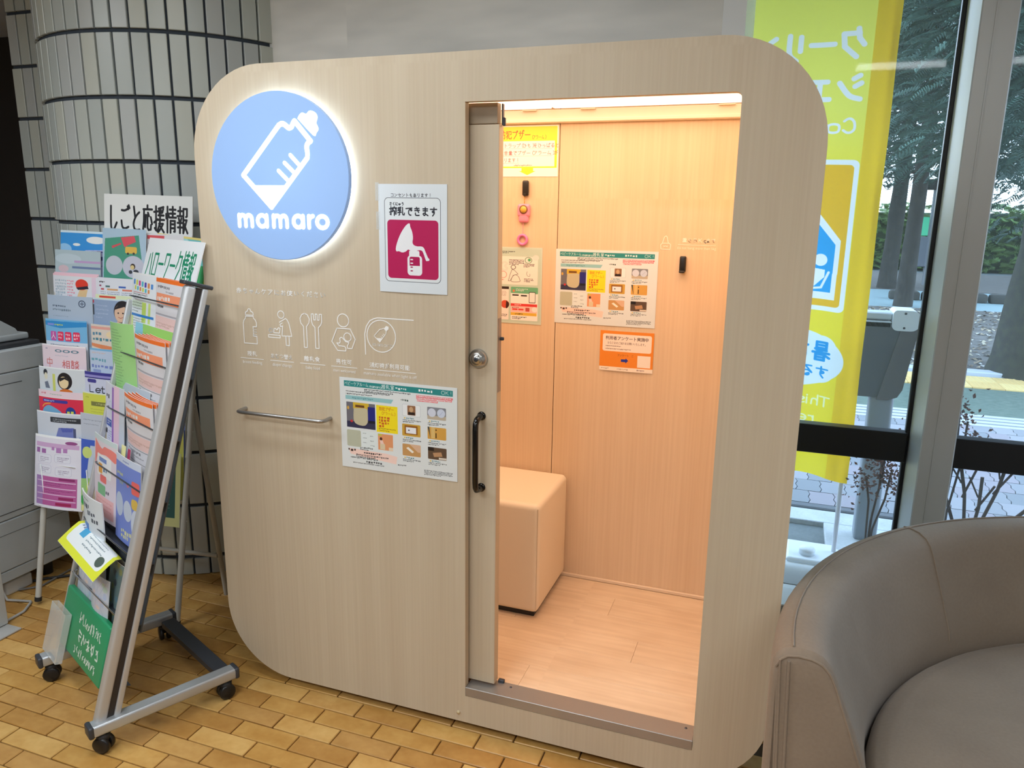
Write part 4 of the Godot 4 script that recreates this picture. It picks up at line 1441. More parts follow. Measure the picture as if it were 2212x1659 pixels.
	rbox(hk, Vector3(1.3835, 1.4135, -0.838), Vector3(0.021, 0.008, 0.018), 0.0035, 3)
	obj("coat_hook", hk, flat(col(30, 28, 28), 0.35), t)
	var wp := mb()
	var xf := face_xf(-0.8545)
	for s in ["1302,1490 1300,1506 1306,1512 1331,1512 1336,1506 1334,1490 1302,1490", "1306,1512 1312,1534 1318,1538 1322,1534 1327,1512", "1312,1503 1312,1500 1318,1502 1324,1500 1324,1503"]:
		ribbon(wp, mmline(s), 0.0022, xf)
	text_mesh(wp, "重さ5K", 1.376, 1.532, 0.0165, 0.015, 0.002, xf, 1.1)
	text_mesh(wp, "g", 1.449, 1.5315, 0.014, 0.0155, 0.002, xf)
	text_mesh(wp, "まで", 1.459, 1.532, 0.0155, 0.015, 0.002, xf, 1.1)
	ribbon(wp, mmline("1362,1508 1492,1508"), 0.0016, xf)
	obj("hook_print", wp, flat(col(255, 246, 228), 0.5), t)
	var en := text_3d("Do not hang more than 5kg", 0.011, Vector3(1.427, 1.497, -0.8545))
	obj("hook_caption", en, flat(col(255, 246, 228), 0.5), t).position = Vector3(1.427, 1.4965, -0.8547)

const BOOTH_LIGHT := 0.85
const BOOTH_PANEL := 1.5

func text_3d(s: String, h: float, _at: Vector3) -> TextMesh:
	var m := TextMesh.new()
	var f := SystemFont.new()
	f.font_names = PackedStringArray(["Droid Sans"])
	m.font = f
	m.text = s
	m.font_size = 64
	m.pixel_size = h / 64.0
	m.depth = 0.0005
	return m

func booth_sign(t: Node3D):
	var c := Vector2(0.3254, 1.7038)
	# glowing rim strip behind a white acrylic disc
	var at := Transform3D(Basis(Vector3.RIGHT, PI / 2), Vector3(c.x, c.y, 0.0))
	var rim := mb()
	lathe(rim, [Vector2(0.222, 0.001), Vector2(0.2275, 0.001), Vector2(0.2275, 0.018), Vector2(0.222, 0.018)], 72, at)
	obj("rim_light", rim, glow(Color(0.92, 0.97, 1.0), 7.0), t)
	var d := mb()
	lathe(d, [Vector2(0.0, 0.018), Vector2(0.2355, 0.018), Vector2(0.237, 0.0195), Vector2(0.237, 0.0325), Vector2(0.2355, 0.034), Vector2(0.0, 0.034)], 72, at, false)
	var dm := flat(col(150, 178, 216), 0.35)
	dm.emission_enabled = true
	dm.emission = Color(0.46, 0.68, 1.0)
	dm.emission_energy_multiplier = 0.24
	var disc = obj("sign_disc", d, dm, t)
	var w := mb()
	var xf := face_xf(0.0346)
	var mm := Transform3D(Basis.from_scale(Vector3(0.001, 0.001, 1.0)), Vector3(0, 0, 0.0346))
	ribbon(w, smooth_sharp("205,1710 338,1847", "338,1847 348,1851 357,1849 365,1843 372,1839 381,1842 386,1851 391,1857", "392,1857 442,1802", "442,1802 432,1796 428,1786 430,1772 429,1757", "429,1757 298,1619", "298,1619 205,1710"), 0.0145, xf)
	for s in ["329,1722 363,1692", "351,1744 384,1715", "372,1765 402,1736"]: ribbon(w, mmline(s), 0.0115, xf)
	prism(w, mmline("236,1681 361,1681 298,1619"), 0.034, 0.0346)
	prism(w, smooth_line(mmline("402,1864 409,1874 418,1879 427,1876 433,1876 441,1883 453,1882 463,1876 468,1866 465,1856 463,1849 468,1840 469,1832 462,1824 452,1817 402,1864"), 3), 0.034, 0.0346)
	# the name in round heavy letters: m a m a r o
	for x0 in [180, 303]:
		ribbon(w, PackedVector2Array([Vector2(x0, 1562.5), Vector2(x0, 1595.5)]), 12.0, mm)
		for k in 2:
			var q := PackedVector2Array([Vector2(x0 + 23 * k, 1582), Vector2(x0 + 23 * k + 4, 1591), Vector2(x0 + 23 * k + 12, 1595), Vector2(x0 + 23 * k + 20, 1591.5), Vector2(x0 + 23 * k + 23, 1582), Vector2(x0 + 23 * k + 23, 1562.5)])
			ribbon(w, smooth_line(q), 12.0, mm)
	for x0 in [262, 388]:
		ribbon(w, circle_pts(Vector2(x0, 1579), 16.0, 16.5), 12.0, mm)
		ribbon(w, PackedVector2Array([Vector2(x0 + 17, 1562.5), Vector2(x0 + 17, 1595.5)]), 12.0, mm)
	ribbon(w, PackedVector2Array([Vector2(425, 1562.5), Vector2(425, 1595.5)]), 12.0, mm)
	ribbon(w, smooth_line(PackedVector2Array([Vector2(425, 1582), Vector2(429, 1591), Vector2(439, 1595.5)])), 12.0, mm)
	ribbon(w, circle_pts(Vector2(470, 1579), 18.0, 16.5), 12.0, mm)
	obj("lit_lettering", w, glow(Color(0.96, 0.99, 1.0), 2.2), disc)
	var l := OmniLight3D.new()
	l.name = "sign_light"
	l.light_color = Color(0.85, 0.93, 1.0)
	l.light_energy = 0.03
	l.light_size = 0.2
	l.omni_range = 6.0
	l.shadow_enabled = true
	l.position = Vector3(c.x, c.y, 0.26)
	t.add_child(l)

func smooth_sharp(a, b, c, d, e, f) -> PackedVector2Array:
	var o := PackedVector2Array()
	for s in [a, b, c, d, e, f]:
		var p := mmline(s)
		o.append_array(smooth_line(p, 4) if p.size() > 2 else p)
	return o

func booth_print(t: Node3D):
	var z := 0.0006
	var xf := face_xf(z)
	var w := mb()
	text_mesh(w, "赤ちゃんケアにお使いください", 0.123, 1.3735, 0.0205, 0.0175, 0.0020, xf, 1.145)
	for q in [[124, 211], [237, 323], [347, 436], [459, 548], [573, 744]]:
		ribbon(w, PackedVector2Array([Vector2(q[0] * 0.001, 1.1505), Vector2(q[1] * 0.001, 1.1505)]), 0.0022, xf)
	text_mesh(w, "授乳", 0.150, 1.1745, 0.0175, 0.0165, 0.0019, xf, 1.1)
	text_mesh(w, "おむつ替え", 0.238, 1.1735, 0.0155, 0.0155, 0.0019, xf, 1.08)
	text_mesh(w, "離乳食", 0.362, 1.1745, 0.0175, 0.0165, 0.0019, xf, 1.1)
	text_mesh(w, "男性可", 0.475, 1.1745, 0.0175, 0.0165, 0.0019, xf, 1.1)
	text_mesh(w, "消灯時が利用可能", 0.592, 1.1735, 0.0155, 0.0165, 0.0019, xf, 1.08)
	obj("lettering", w, M.white_print, t)
	var caps := [["breast feeding", 0.1675], ["diaper change", 0.280], ["baby food", 0.3915], ["men welcomed", 0.5035], ["mamaro available when light is off", 0.6585]]
	for c in caps:
		var o = obj("caption", text_3d(c[0], 0.0115, Vector3.ZERO), M.white_print, t)
		o.position = Vector3(c[1], 1.138, z)
	var L := 0.0030
	var I := {
		"bottle_icon": ["152,1289 153,1297 157,1300 161,1301 163,1307 167,1309 171,1307 173,1301 177,1300 181,1297 182,1289 152,1289", "153,1285 182,1285", "153,1285 152,1279 145,1271 142,1262 142,1199 191,1199 191,1223 178,1223 178,1228 190,1228 179,1228 179,1236 190,1236 179,1236 179,1244 190,1244 179,1244 178,1253 191,1253 192,1266 189,1274 182,1280 182,1285"],
		"nappy_icon": ["235,1232 235,1224 278,1224 278,1232 235,1232", "257,1252 255,1239 276,1239 279,1253 275,1256 271,1254 270,1250 266,1249 262,1253 257,1252", "278,1273 301,1286 307,1282 313,1270 321,1232 285,1231 289,1262 281,1260 280,1267 288,1271", "299,1231 299,1202 311,1202 311,1231"],
		"cutlery_icon": ["371,1306 361,1302 354,1290 356,1276 365,1266 365,1201 376,1201 376,1266 385,1277 387,1290 381,1302 371,1306", "395,1306 395,1283 398,1273 406,1265 406,1201 418,1201 418,1265 427,1274 431,1283 431,1306 423,1306 422,1288 416,1288 415,1306 409,1306 409,1288 403,1288 402,1306 395,1306"],
		"father_icon": ["483,1268 529,1268 545,1238 533,1209 518,1209 517,1215 523,1227 512,1229 501,1240 497,1241 492,1238 493,1228 491,1223 481,1223 488,1215 508,1214 512,1208 511,1200 483,1200 464,1227 483,1268"],
		"sign_icon": ["579,1196 578,1257 584,1280 596,1297 610,1304 622,1307 739,1307"],
	}
	var C := {"nappy_icon": [[0.285, 1.297, 0.0115, 0.0115], [0.2445, 1.2455, 0.0065, 0.0065]], "father_icon": [[0.505, 1.2925, 0.0195, 0.0195], [0.5185, 1.243, 0.0125, 0.0125]], "sign_icon": [[0.633, 1.2535, 0.0475, 0.0475]]}
	for k in I:
		var st := mb()
		for s in I[k]: ribbon(st, mmline(s), 0.0032 if k == "sign_icon" else L, xf)
		for c in C.get(k, []): ribbon(st, circle_pts(Vector2(c[0], c[1]), c[2], c[3]), L, xf)
		if k == "sign_icon":
			ribbon(st, mmline("609,1253 629,1274 636,1275 642,1278 650,1270 649,1262 628,1236 609,1253"), 0.0022, xf)
			for s in ["632,1252 638,1247", "636,1257 642,1252", "640,1261 646,1256"]: ribbon(st, mmline(s), 0.0016, xf)
			prism(st, mmline("616,1247 638,1247 628,1237"), 0.0, z)
			prism(st, mmline("643,1278 650,1285 658,1283 658,1276 651,1270"), 0.0, z)
			text_mesh(st, "mamaro", 0.603, 1.2345, 0.0125, 0.0125, 0.0012, xf)
		obj(k, st, M.white_print, t)

# ------------------------------------------------------------------ posters, bench and alarm
func poster(called: String, label: String, x: float, y: float, W: float, H: float, z: float, m: Material, group := "", border := 0.0, bow := 0.0) -> Node3D:
	var o: MeshInstance3D = paper_obj(called, paper(W, H, bow, 0.0008), m, M.paper)
	o.position = Vector3(x, y, z)
	tag(o, label, "poster", group)
	return o

func guide_print(s: Sheet):
	var teal := col(46, 140, 140)
	var ink := col(84, 92, 96)
	var wh := col(238, 246, 246)
	s.r(4, 3.2, 92.5, 6.2, teal)
	s.t("ベビーケアルーム", 4.6, 4.2, 2.5, 4.2, 2, wh)
	s.t("mamaro", 26.5, 5.4, 2.2, 3.2, 2, wh, 0.92)
	s.t("授乳室", 37.0, 3.8, 3.4, 5.0, 2.4, wh, 1.12)
	s.small(49, 5.4, 16, 1, 2, wh, 2.2)
	s.r(68.5, 5.0, 1.6, 2.4, wh)
	s.small(71, 4.9, 15, 1, 2, wh, 3.2)
	s.t("OK!", 87, 4.2, 3.2, 4.2, 2, wh, 1.0)
	s.small(22, 10.4, 40, 2, 2.2, ink, 1.5)
	s.small(5.5, 14, 38, 2, 2.6, ink, 1.4)
	s.r(5, 19.2, 40, 4.4, col(150, 200, 206))
	s.small(11, 20.6, 30, 1, 2, col(96, 150, 160), 1.6)
	s.poly("45,19.2 47,19.2 45,23.8", col(150, 200, 206))
	for k in 3: s.r(66.5 + (0 if k < 2 else 0.4), 11.2 + k * 2.3, 30 - k * 0.8 - (11.0 if k == 2 else 0.0), 2.0, col(236, 120, 128))
	s.small(67, 11.6, 28, 3, 2.3, wh, 1.2)
	s.small(53.5, 17.2, 9.5, 1, 2, col(70, 90, 80), 1.8)
	# big booth picture
	s.r(5.5, 26.4, 25.5, 28, col(112, 112, 122))
	s.r(5.5, 47.5, 25.5, 6.9, col(52, 54, 84))
	s.r(11.5, 26.4, 14, 7, col(214, 180, 60))
	s.r(13.5, 29, 8, 2.6, col(110, 70, 40))
	s.poly("12,33 22.5,32 24.5,36 23.8,48 19.5,51.5 12.2,48", col(198, 190, 160), true)
	s.r(24.5, 30, 6.5, 15, col(36, 42, 128))
	s.r(24.5, 45, 6.5, 3, col(24, 28, 48))
	s.e(7, 33, 1.0, 2.0, col(216, 170, 80))
	s.e(9.8, 47.5, 1.2, 1.4, col(200, 50, 60))
	# yellow warning
	s.r(32, 26.6, 18.4, 29.5, col(248, 226, 40))
	s.t("防犯ブザー", 34.6, 28.2, 2.4, 4.2, 2, col(206, 96, 40))
	s.t("(アラーム)", 36.0, 33.0, 2.3, 3.8, 1.5, col(206, 110, 40))
	for k in 3: s.small(34.2, 38.2 + k * 3.1, 14.0, 1, 3, col(206, 100, 46), 2.8)
	s.small(34.2, 47.6, 7, 1, 3, col(206, 100, 46), 2.6)
	s.small(34, 51.4, 14.5, 2, 2.0, col(140, 112, 40), 1.2)
	# room picture and notes
	s.rr(5.2, 57.2, 12.5, 18.6, 1.6, col(188, 192, 172))
	s.rr(18.2, 57.4, 13.5, 19, 1, col(226, 236, 238))
	for k in 6: s.small(19.5 + (k % 2) * 6.5, 59 + k * 2.6, 5, 1, 2, col(150, 160, 164), 1.1)
	s.small(17, 75.2, 10, 2, 2.2, ink, 1.8)
	s.r(33, 58.0, 13, 17.8, col(228, 156, 110))
	s.r(33, 58.0, 3.4, 2.2, col(208, 196, 80))
	s.e(35.6, 63.4, 1.1, 1.7, col(70, 40, 34))
	s.poly("34.4,65 37,65 38.5,70 35,70", col(240, 206, 196))
	s.r(34.6, 69, 4.4, 6.2, col(222, 206, 174))
	s.r(42.2, 72, 3.8, 3.4, col(236, 216, 190))
	# pink notice
	s.poly("6,78.2 40,79.4 49.5,81.4 48.5,89.8 30,87.4 8,84.6", col(248, 216, 206))
	s.small(6, 78.4, 12, 1, 2, col(60, 50, 50), 3.0)
	s.small(20, 80.4, 27, 1, 2, col(70, 64, 66), 1.9)
	s.small(13, 83.6, 28, 2, 2.2, col(90, 84, 86), 1.7)
	s.small(8, 87.2, 40, 1, 2, ink, 1.7)
	s.small(22, 90.2, 23, 1, 2, col(70, 76, 80), 2.4)
	s.small(10, 93.2, 46, 1, 2, ink, 1.2)
	s.small(50, 89.0, 11, 1, 2, ink, 1.6)
	s.small(72.5, 91.2, 23, 4, 1.5, ink, 1.1)
	# two columns of small pictures
	var P := [[54.5, 22.2, 0], [75.5, 22.6, 1], [54.2, 43.6, 2], [75.6, 43.8, 3], [54.2, 65.4, 4], [75.8, 65.6, 5]]
	for p in P:
		var x: float = p[0]
		var y: float = p[1]
		match p[2]:
			0:
				s.rr(x, y, 15.4, 13, 1.4, col(206, 214, 218))
				s.rr(x + 0.4, y + 0.5, 14.6, 12, 1.2, col(236, 240, 242))
				s.rr(x + 4.4, y + 1.2, 6.8, 10.4, 0.8, col(150, 108, 78))
				s.e(x + 7.6, y + 5.4, 1.7, 3.0, col(206, 170, 130))
				s.r(x + 5, y + 8.4, 5.6, 2.8, col(44, 34, 32))
			1:
				s.rr(x, y, 15.4, 13, 1.0, col(132, 136, 146))
				s.r(x, y + 9, 15.4, 4, col(192, 180, 160))
				s.e(x + 3.8, y + 5.8, 3.3, 4.6, col(212, 218, 234))
				s.e(x + 11.4, y + 5.8, 3.3, 4.6, col(206, 216, 236))
				s.path("%f,%f %f,%f" % [x + 10, y + 8, x + 12.8, y + 4], 2, col(160, 176, 206))
			2:
				s.rr(x, y, 15.4, 13, 1.0, col(206, 162, 66))
				s.r(x + 2, y + 1.4, 11, 9.6, col(150, 96, 40))
				s.r(x + 3.2, y + 3.4, 8.6, 6.6, col(238, 240, 246))
				s.r(x + 5, y + 5.8, 1.2, 1.4, col(80, 80, 100))
			3:
				s.rr(x, y, 15.4, 13, 1.0, col(216, 164, 78))
				s.poly("%f,%f %f,%f %f,%f" % [x, y, x + 1.5, y, x + 2.4, y + 13], col(70, 80, 80))
				s.r(x + 3.0, y, 3.0, 12, col(224, 190, 120))
				s.r(x + 6.6, y + 2, 0.9, 1.6, col(60, 44, 34))
				s.r(x + 6.6, y + 6, 0.7, 5.6, col(34, 28, 28))
			4:
				s.rr(x, y, 15.4, 13, 1.0, col(202, 154, 98))
				s.poly("%f,%f %f,%f %f,%f %f,%f" % [x + 6, y, x + 15.2, y, x + 15.2, y + 8, x + 13, y + 8], col(222, 184, 154))
				s.poly("%f,%f %f,%f %f,%f %f,%f" % [x + 3.0, y + 4.6, x + 5.0, y + 3.2, x + 9.8, y + 8.0, x + 8.2, y + 9.6], col(246, 240, 228))
			5:
				s.rr(x, y, 15.4, 13, 1.0, col(96, 76, 62))
				s.r(x, y, 5, 4, col(36, 30, 30))
				s.poly("%f,%f %f,%f %f,%f %f,%f" % [x + 4, y + 6, x + 11, y + 4.4, x + 12, y + 9, x + 5, y + 10.4], col(190, 146, 108))
				s.r(x + 9, y + 10.4, 6.4, 2.0, col(226, 216, 202))
		s.r(x + 1.4, y + 14.4, 1.3, 1.3, col(226, 196, 100))
		s.small(x + 3.2, y + 14.2, 10.5, 1, 2, col(110, 150, 160), 1.7)
		s.small(x + 0.4, y + 16.6, 15, 2, 1.7, ink, 1.2)

func build_booth_things():
	# pumping poster
	var a := Sheet.new(self, 430, 600, col(222, 230, 236))
	var ink := col(40, 42, 52)
	a.t("コンセントもあります!", 18.5, 8.2, 5.2, 3.6, 2.4, col(70, 72, 80))
	a.rr(9.0, 12.2, 82, 77.6, 4.2, col(60, 64, 74))
	a.rr(9.6, 12.6, 80.8, 76.8, 3.9, col(226, 233, 238))
	a.t("さくにゅう", 16.5, 16.4, 4.2, 3.0, 3.0, ink)
	a.t("搾乳できます", 16.5, 20.4, 11.2, 8.4, 6.5, ink, 1.05)
	a.rr(13.0, 32.4, 74.6, 54.2, 3.6, col(186, 36, 92))
	var wh := col(238, 240, 244)
	a.poly("44,35.6 46.5,35.8 47.2,38.6 49.8,43 51,48.5 50.2,52.5 52,55 57,56.2 63,56.2 66.5,57.4 69,61 72.5,66.2 74.2,67.2 74.4,68.8 71.4,69.4 69.4,68.8 66,62.6 63.4,60.0 59,59.8 56,60.6 55,62 47,62 46.2,60.2 43.4,59.6 40,61.4 35,62.4 30,61.4 26,61.4 25.4,58 28.6,51 34,43.6 40,38", wh, true)
	a.rr(45.0, 60.4, 15.2, 7.5, 1.2, wh)
	a.rr(42.4, 64.8, 21.6, 18.6, 3.4, wh)
	a.rr(45.6, 66.0, 15.0, 8.0, 1.6, col(178, 32, 88))
	a.r(45.6, 72.0, 15.0, 2.4, col(178, 32, 88))
	for k in 2: a.rr(46.6, 68.0 + k * 3.4, 4.2, 1.2, 0.6, wh)
	for k in 2: a.rr(46.8, 75.2 + k * 3.4, 3.6, 1.0, 0.5, col(160, 30, 80))
	var p1 = poster("pumping_poster", "white and crimson breast pump poster left of the booth door", 0.634, 1.386, 0.213, 0.301, 0.0016, a.mat(0.3), "", 0.0, 0.0015)
	p1.rotation.z = -0.004
	for q in [[-0.003, 0.24], [-0.002, 0.16]]:
		var tp := mb()
		box(tp, Vector3(q[0], q[1] + 0.04, 0.0), Vector3(0.012, 0.05, 0.0006))
		obj("tape", tp, M.clear, p1)
	# guide to the booth, on the front and again inside
	var g := Sheet.new(self, 800, 580, col(226, 232, 234))
	guide_print(g)
	var gm := g.mat(0.3)
	poster("guide_poster", "laminated guide sheet with teal header on the booth front, below the pictograms", 0.4855, 0.8345, 0.391, 0.285, 0.0016, gm, "booth guide posters", 0.0, 0.001)
	poster("guide_poster", "laminated guide sheet with teal header on the back wall inside the booth", 0.908, 1.2005, 0.387, 0.280, -0.8535, gm, "booth guide posters", 0.0, 0.001)
	# alarm notice
	var n := Sheet.new(self, 480, 340, col(250, 246, 240))
	n.rr(0, 0, 100, 100, 1, col(250, 246, 240))
	n.r(2, 2, 96, 81, col(252, 226, 60))
	n.r(5, 30, 89.5, 50, col(252, 246, 240))
	n.t("防犯ブザー", 9.0, 9, 9.2, 18, 5, col(218, 86, 50))
	n.t("(アラーム)", 58.5, 18.5, 4.2, 8.5, 2.2, col(196, 110, 60))
	var pk := col(236, 96, 104)
	n.t("ストラップ(ひも)をひっぱると", 9, 34.5, 6.3, 8.8, 2.6, pk, 1.05)
	n.t("大音量でブザー(アラーム)が", 9, 49, 6.4, 8.8, 2.6, pk, 1.1)
	n.t("鳴ります!", 9, 63, 6.1, 9, 2.6, pk)
	for y in [44.6, 59.2, 73.4]: n.r(6.5, y, 84 if y < 70 else 34, 0.6, col(240, 170, 170))
	n.small(32, 76.4, 46, 1, 2, col(150, 130, 120), 2.4)
	n.poly("44,83 62,83 62,89 66,89 53,97 40,89 44,89", col(250, 224, 60))
	poster("alarm_notice", "yellow and white alarm notice with red lettering high on the booth back wall", 0.652, 1.7445, 0.254, 0.183, -0.8535, n.mat(0.35))
	# pale green sheet of advice
	var h := Sheet.new(self, 360, 500, col(206, 220, 206))
	h.r(2, 2, 96, 96, col(196, 214, 200))
	h.r(16, 4.5, 3, 4, col(60, 90, 76))
	h.t("F", 20, 4.6, 8, 4, 3, ink)
	h.small(30, 5.2, 24, 2, 2.0, ink, 1.2)
	h.rr(5, 12, 88, 36.5, 1, col(250, 238, 230))
	h.t("03", 18, 18.5, 14, 13, 8, col(206, 214, 206), 1.0)
	h.t("03", 18, 18.5, 14, 13, 3, col(240, 240, 234), 1.0)
	h.e(36, 36, 6.5, 4.6, col(236, 130, 120), 0.6)
	h.small(30, 42, 13, 1, 2, col(236, 130, 120), 1.4)
	h.small(46, 16, 24, 4, 1.8, ink, 1.3)
	h.e(53, 26, 4.2, 2.9, col(80, 80, 78), 0.7)
	h.path("51,29 48,35 45,44 48,44 53,36.6 55,36.2 61,34.8 55,30 51,29", 2.4, col(80, 80, 78))
	h.path("52,38 56,35.8 61,37.4 64,42 63,44.6 50,44.6 52,38", 2.4, col(80, 80, 78), true)
	h.e(77.5, 16.5, 6, 4.2, col(110, 150, 126), 0.8)
	h.e(79, 16, 2.4, 2.0, col(96, 172, 126))
	h.e(89.5, 13.0, 5, 3.4, col(240, 230, 224))
	h.small(70, 21, 17, 3, 1.7, ink, 1.2)
	h.path("76,31 75,34 77,37 80,37 80,34", 2, col(110, 110, 110), true)
	h.small(71, 40, 14, 3, 1.7, ink, 1.2)
	h.rr(5, 51.5, 41, 44, 1, col(246, 236, 230))
	h.r(5, 51.5, 41, 3.4, col(48, 40, 40))
	h.small(8, 52.4, 22, 1, 2, wh, 1.4)
	h.small(20, 57.6, 22, 5, 1.8, col(180, 170, 166), 1.2)
	h.e(40, 75, 7, 5.2, col(214, 84, 62))
	h.poly("42,70 46.6,74 45,79 41.5,80", col(60, 30, 28), true)
	h.small(10, 80, 16, 2, 2, ink, 1.2)
	h.small(8, 88, 34, 3, 2, ink, 1.4)
	h.rr(49.5, 51.5, 44.5, 44, 1, col(250, 244, 240))
	h.rr(49.5, 51.5, 44.5, 8.4, 1, col(110, 180, 140))
	h.small(58, 53.6, 20, 2, 2, wh, 1.3)
	h.e(54.2, 56.8, 1.8, 1.6, col(230, 120, 90))
	h.r(52, 61.4, 10.5, 1.8, col(36, 32, 32))
	h.r(66, 61.8, 10.0, 1.8, col(36, 32, 32))
	h.rr(79.5, 57.4, 10.6, 14.6, 1.0, col(60, 56, 58))
	h.rr(80.2, 58.2, 9.2, 13.0, 0.8, col(240, 238, 236))
	h.r(49.5, 73.4, 43.5, 3.4, col(226, 62, 62))
	h.small(56, 74.4, 18, 1, 2, wh, 1.3)
	h.r(49.5, 76.8, 43.5, 8.2, col(250, 196, 190))
	h.small(52, 78, 17, 1, 2, col(120, 60, 60), 1.2)
	for x in [52.0, 62.0]: h.rr(x, 80, 9, 2.2, 1.0, col(228, 70, 70))
	h.rr(74, 78.4, 6.6, 5, 0.6, col(196, 80, 70))
	h.e(89, 80.5, 4.6, 3.4, col(252, 236, 232))
	h.r(49.5, 85.2, 43, 3.8, col(232, 186, 70))
	h.small(57, 86.4, 20, 1, 2, ink, 1.5)
	h.small(52, 90.6, 24, 2, 2, ink, 1.3)
	poster("advice_poster", "pale green advice sheet, partly behind the sliding door edge, under the pink ring", 0.604, 1.186, 0.250, 0.296, -0.8535, h.mat(0.35))
	# orange questionnaire card; the small printed figure and the square code are left out
	var o := Sheet.new(self, 420, 318, col(240, 142, 46))
	o.rr(5, 7.5, 91, 43.5, 5, col(250, 234, 222))
	o.t("利用者アンケート実施中", 10.5, 13.0, 6.9, 9.6, 3.2, col(92, 70, 66), 1.06)
	o.t("みなさまのご協力をお願いいたします。", 14, 26.6, 4.0, 6.4, 1.6, col(140, 116, 106), 1.02)
	o.small(11, 36.6, 48, 1, 3, col(130, 106, 98), 2.4)
	o.small(11, 43.4, 80, 1, 3, col(130, 106, 98), 2.6)
	o.t("アンケートはこ", 34, 57.2, 4.1, 5.6, 1.8, col(160, 84, 40))
	o.poly("41,69.5 49.5,69.5 49.5,66 54.5,72.5 49.5,79.5 49.5,76 41,76", col(34, 56, 160))
	o.r(71.5, 57.8, 24, 29.6, col(250, 236, 224))
	o.r(0, 90.0, 100, 10, col(250, 236, 220))
	o.small(4, 93, 24, 1, 3, col(190, 170, 156), 3.4)
	o.small(34, 93, 30, 1, 3, col(190, 170, 156), 3.4)
	o.small(71, 93, 24, 1, 3, col(150, 124, 128), 3.2)
	poster("survey_card", "orange and white card with blue arrow on the back wall under the guide sheet", 1.092, 1.0295, 0.204, 0.153, -0.8525, o.mat(0.4), "", 0.0, 0.003)
	# padded bench
	var b := thing("bench_seat", "cream padded block seat in the left corner of the booth", "bench", Vector3(0.52, 0.150, -0.662))
	var bb := mb()
	rbox(bb, Vector3(0, 0.232, 0), Vector3(0.925, 0.424, 0.374), 0.022, 5)
	obj("padded_block", bb, M.bench, b)
	var sm := mb()
	var rp := []
	for q in rrect(-0.457, -0.182, 0.457, 0.182, [0.016, 0.016, 0.016, 0.016], 4): rp.append(Vector3(q.x, 0.4315, q.y))
	tube(sm, rp, 0.0024, 6, true)
	for s in [[0.455, 0.180]]: tube(sm, [Vector3(s[0] + 0.001, 0.03, s[1] + 0.001), Vector3(s[0] + 0.001, 0.43, s[1] + 0.001)], 0.002, 6)
	obj("seam", sm, flat(col(228, 208, 180), 0.5), b)
	var ft := mb()
	box(ft, Vector3(0, 0.011, -0.004), Vector3(0.89, 0.022, 0.345), 0.002)
	obj("base", ft, M.rubber, b)
	# pink personal alarm on a black clip, its pull ring below
	var al := thing("personal_alarm", "pink pull-ring alarm hanging from a black clip inside the booth", "alarm", Vector3(0.780, 1.49, -0.848))
	var cl := mb()
	rbox(cl, Vector3(0.004, 0.212, 0.002), Vector3(0.024, 0.056, 0.014), 0.005, 3)
	box(cl, Vector3(0.003, 0.188, 0.008), Vector3(0.010, 0.012, 0.006), 0.002)
	obj("clip", cl, flat(col(30, 28, 28), 0.3), al)
	var ch := mb()
	tube(ch, [Vector3(0.002, 0.187, 0.003), Vector3(0.0, 0.172, 0.004), Vector3(0.001, 0.152, 0.003)], 0.0012, 6)
	for k in 3: lathe(ch, [Vector2(0, -0.003), Vector2(0.0028, 0), Vector2(0, 0.003)], 8, Transform3D(Basis(), Vector3(0.001, 0.180 - k * 0.009, 0.004)))
	obj("chain", ch, flat(col(206, 170, 70), 0.3, 0.8), al)
	var pink := flat(col(244, 150, 176), 0.3)
	var body := mb()
	rbox(body, Vector3(-0.002, 0.130, 0.0), Vector3(0.050, 0.050, 0.022), 0.0105, 5)
	rbox(body, Vector3(-0.002, 0.106, 0.0), Vector3(0.040, 0.042, 0.020), 0.0095, 5)
	obj("body", body, pink, al)
	var sp := mb()
	lathe(sp, [Vector2(0.0165, 0.0), Vector2(0.0165, 0.002), Vector2(0.013, 0.002)], 24, Transform3D(Basis(Vector3.RIGHT, PI / 2), Vector3(-0.0, 0.134, 0.011)))
	obj("speaker_ring", sp, flat(col(130, 84, 60), 0.4), al)
	var sg := mb()
	lathe(sg, [Vector2(0.013, 0.0), Vector2(0.012, 0.002), Vector2(0.0, 0.0024)], 24, Transform3D(Basis(Vector3.RIGHT, PI / 2), Vector3(-0.0, 0.134, 0.011)))
	obj("speaker", sg, flat(col(226, 180, 80), 0.4), al)
	var cd := mb()
	tube(cd, [Vector3(-0.004, 0.086, 0.0), Vector3(-0.005, 0.064, 0.0), Vector3(-0.005, 0.044, 0.0)], 0.0011, 6)
	obj("cord", cd, pink, al)
	var rg := mb()
	var rpts := []
	for k in 28: rpts.append(Vector3(-0.006 + cos(TAU * k / 28) * 0.0175, 0.021 + sin(TAU * k / 28) * 0.0175, 0.0))
	tube(rg, rpts, 0.0052, 10, true)
	obj("pull_ring", rg, flat(col(246, 130, 190), 0.3), al)

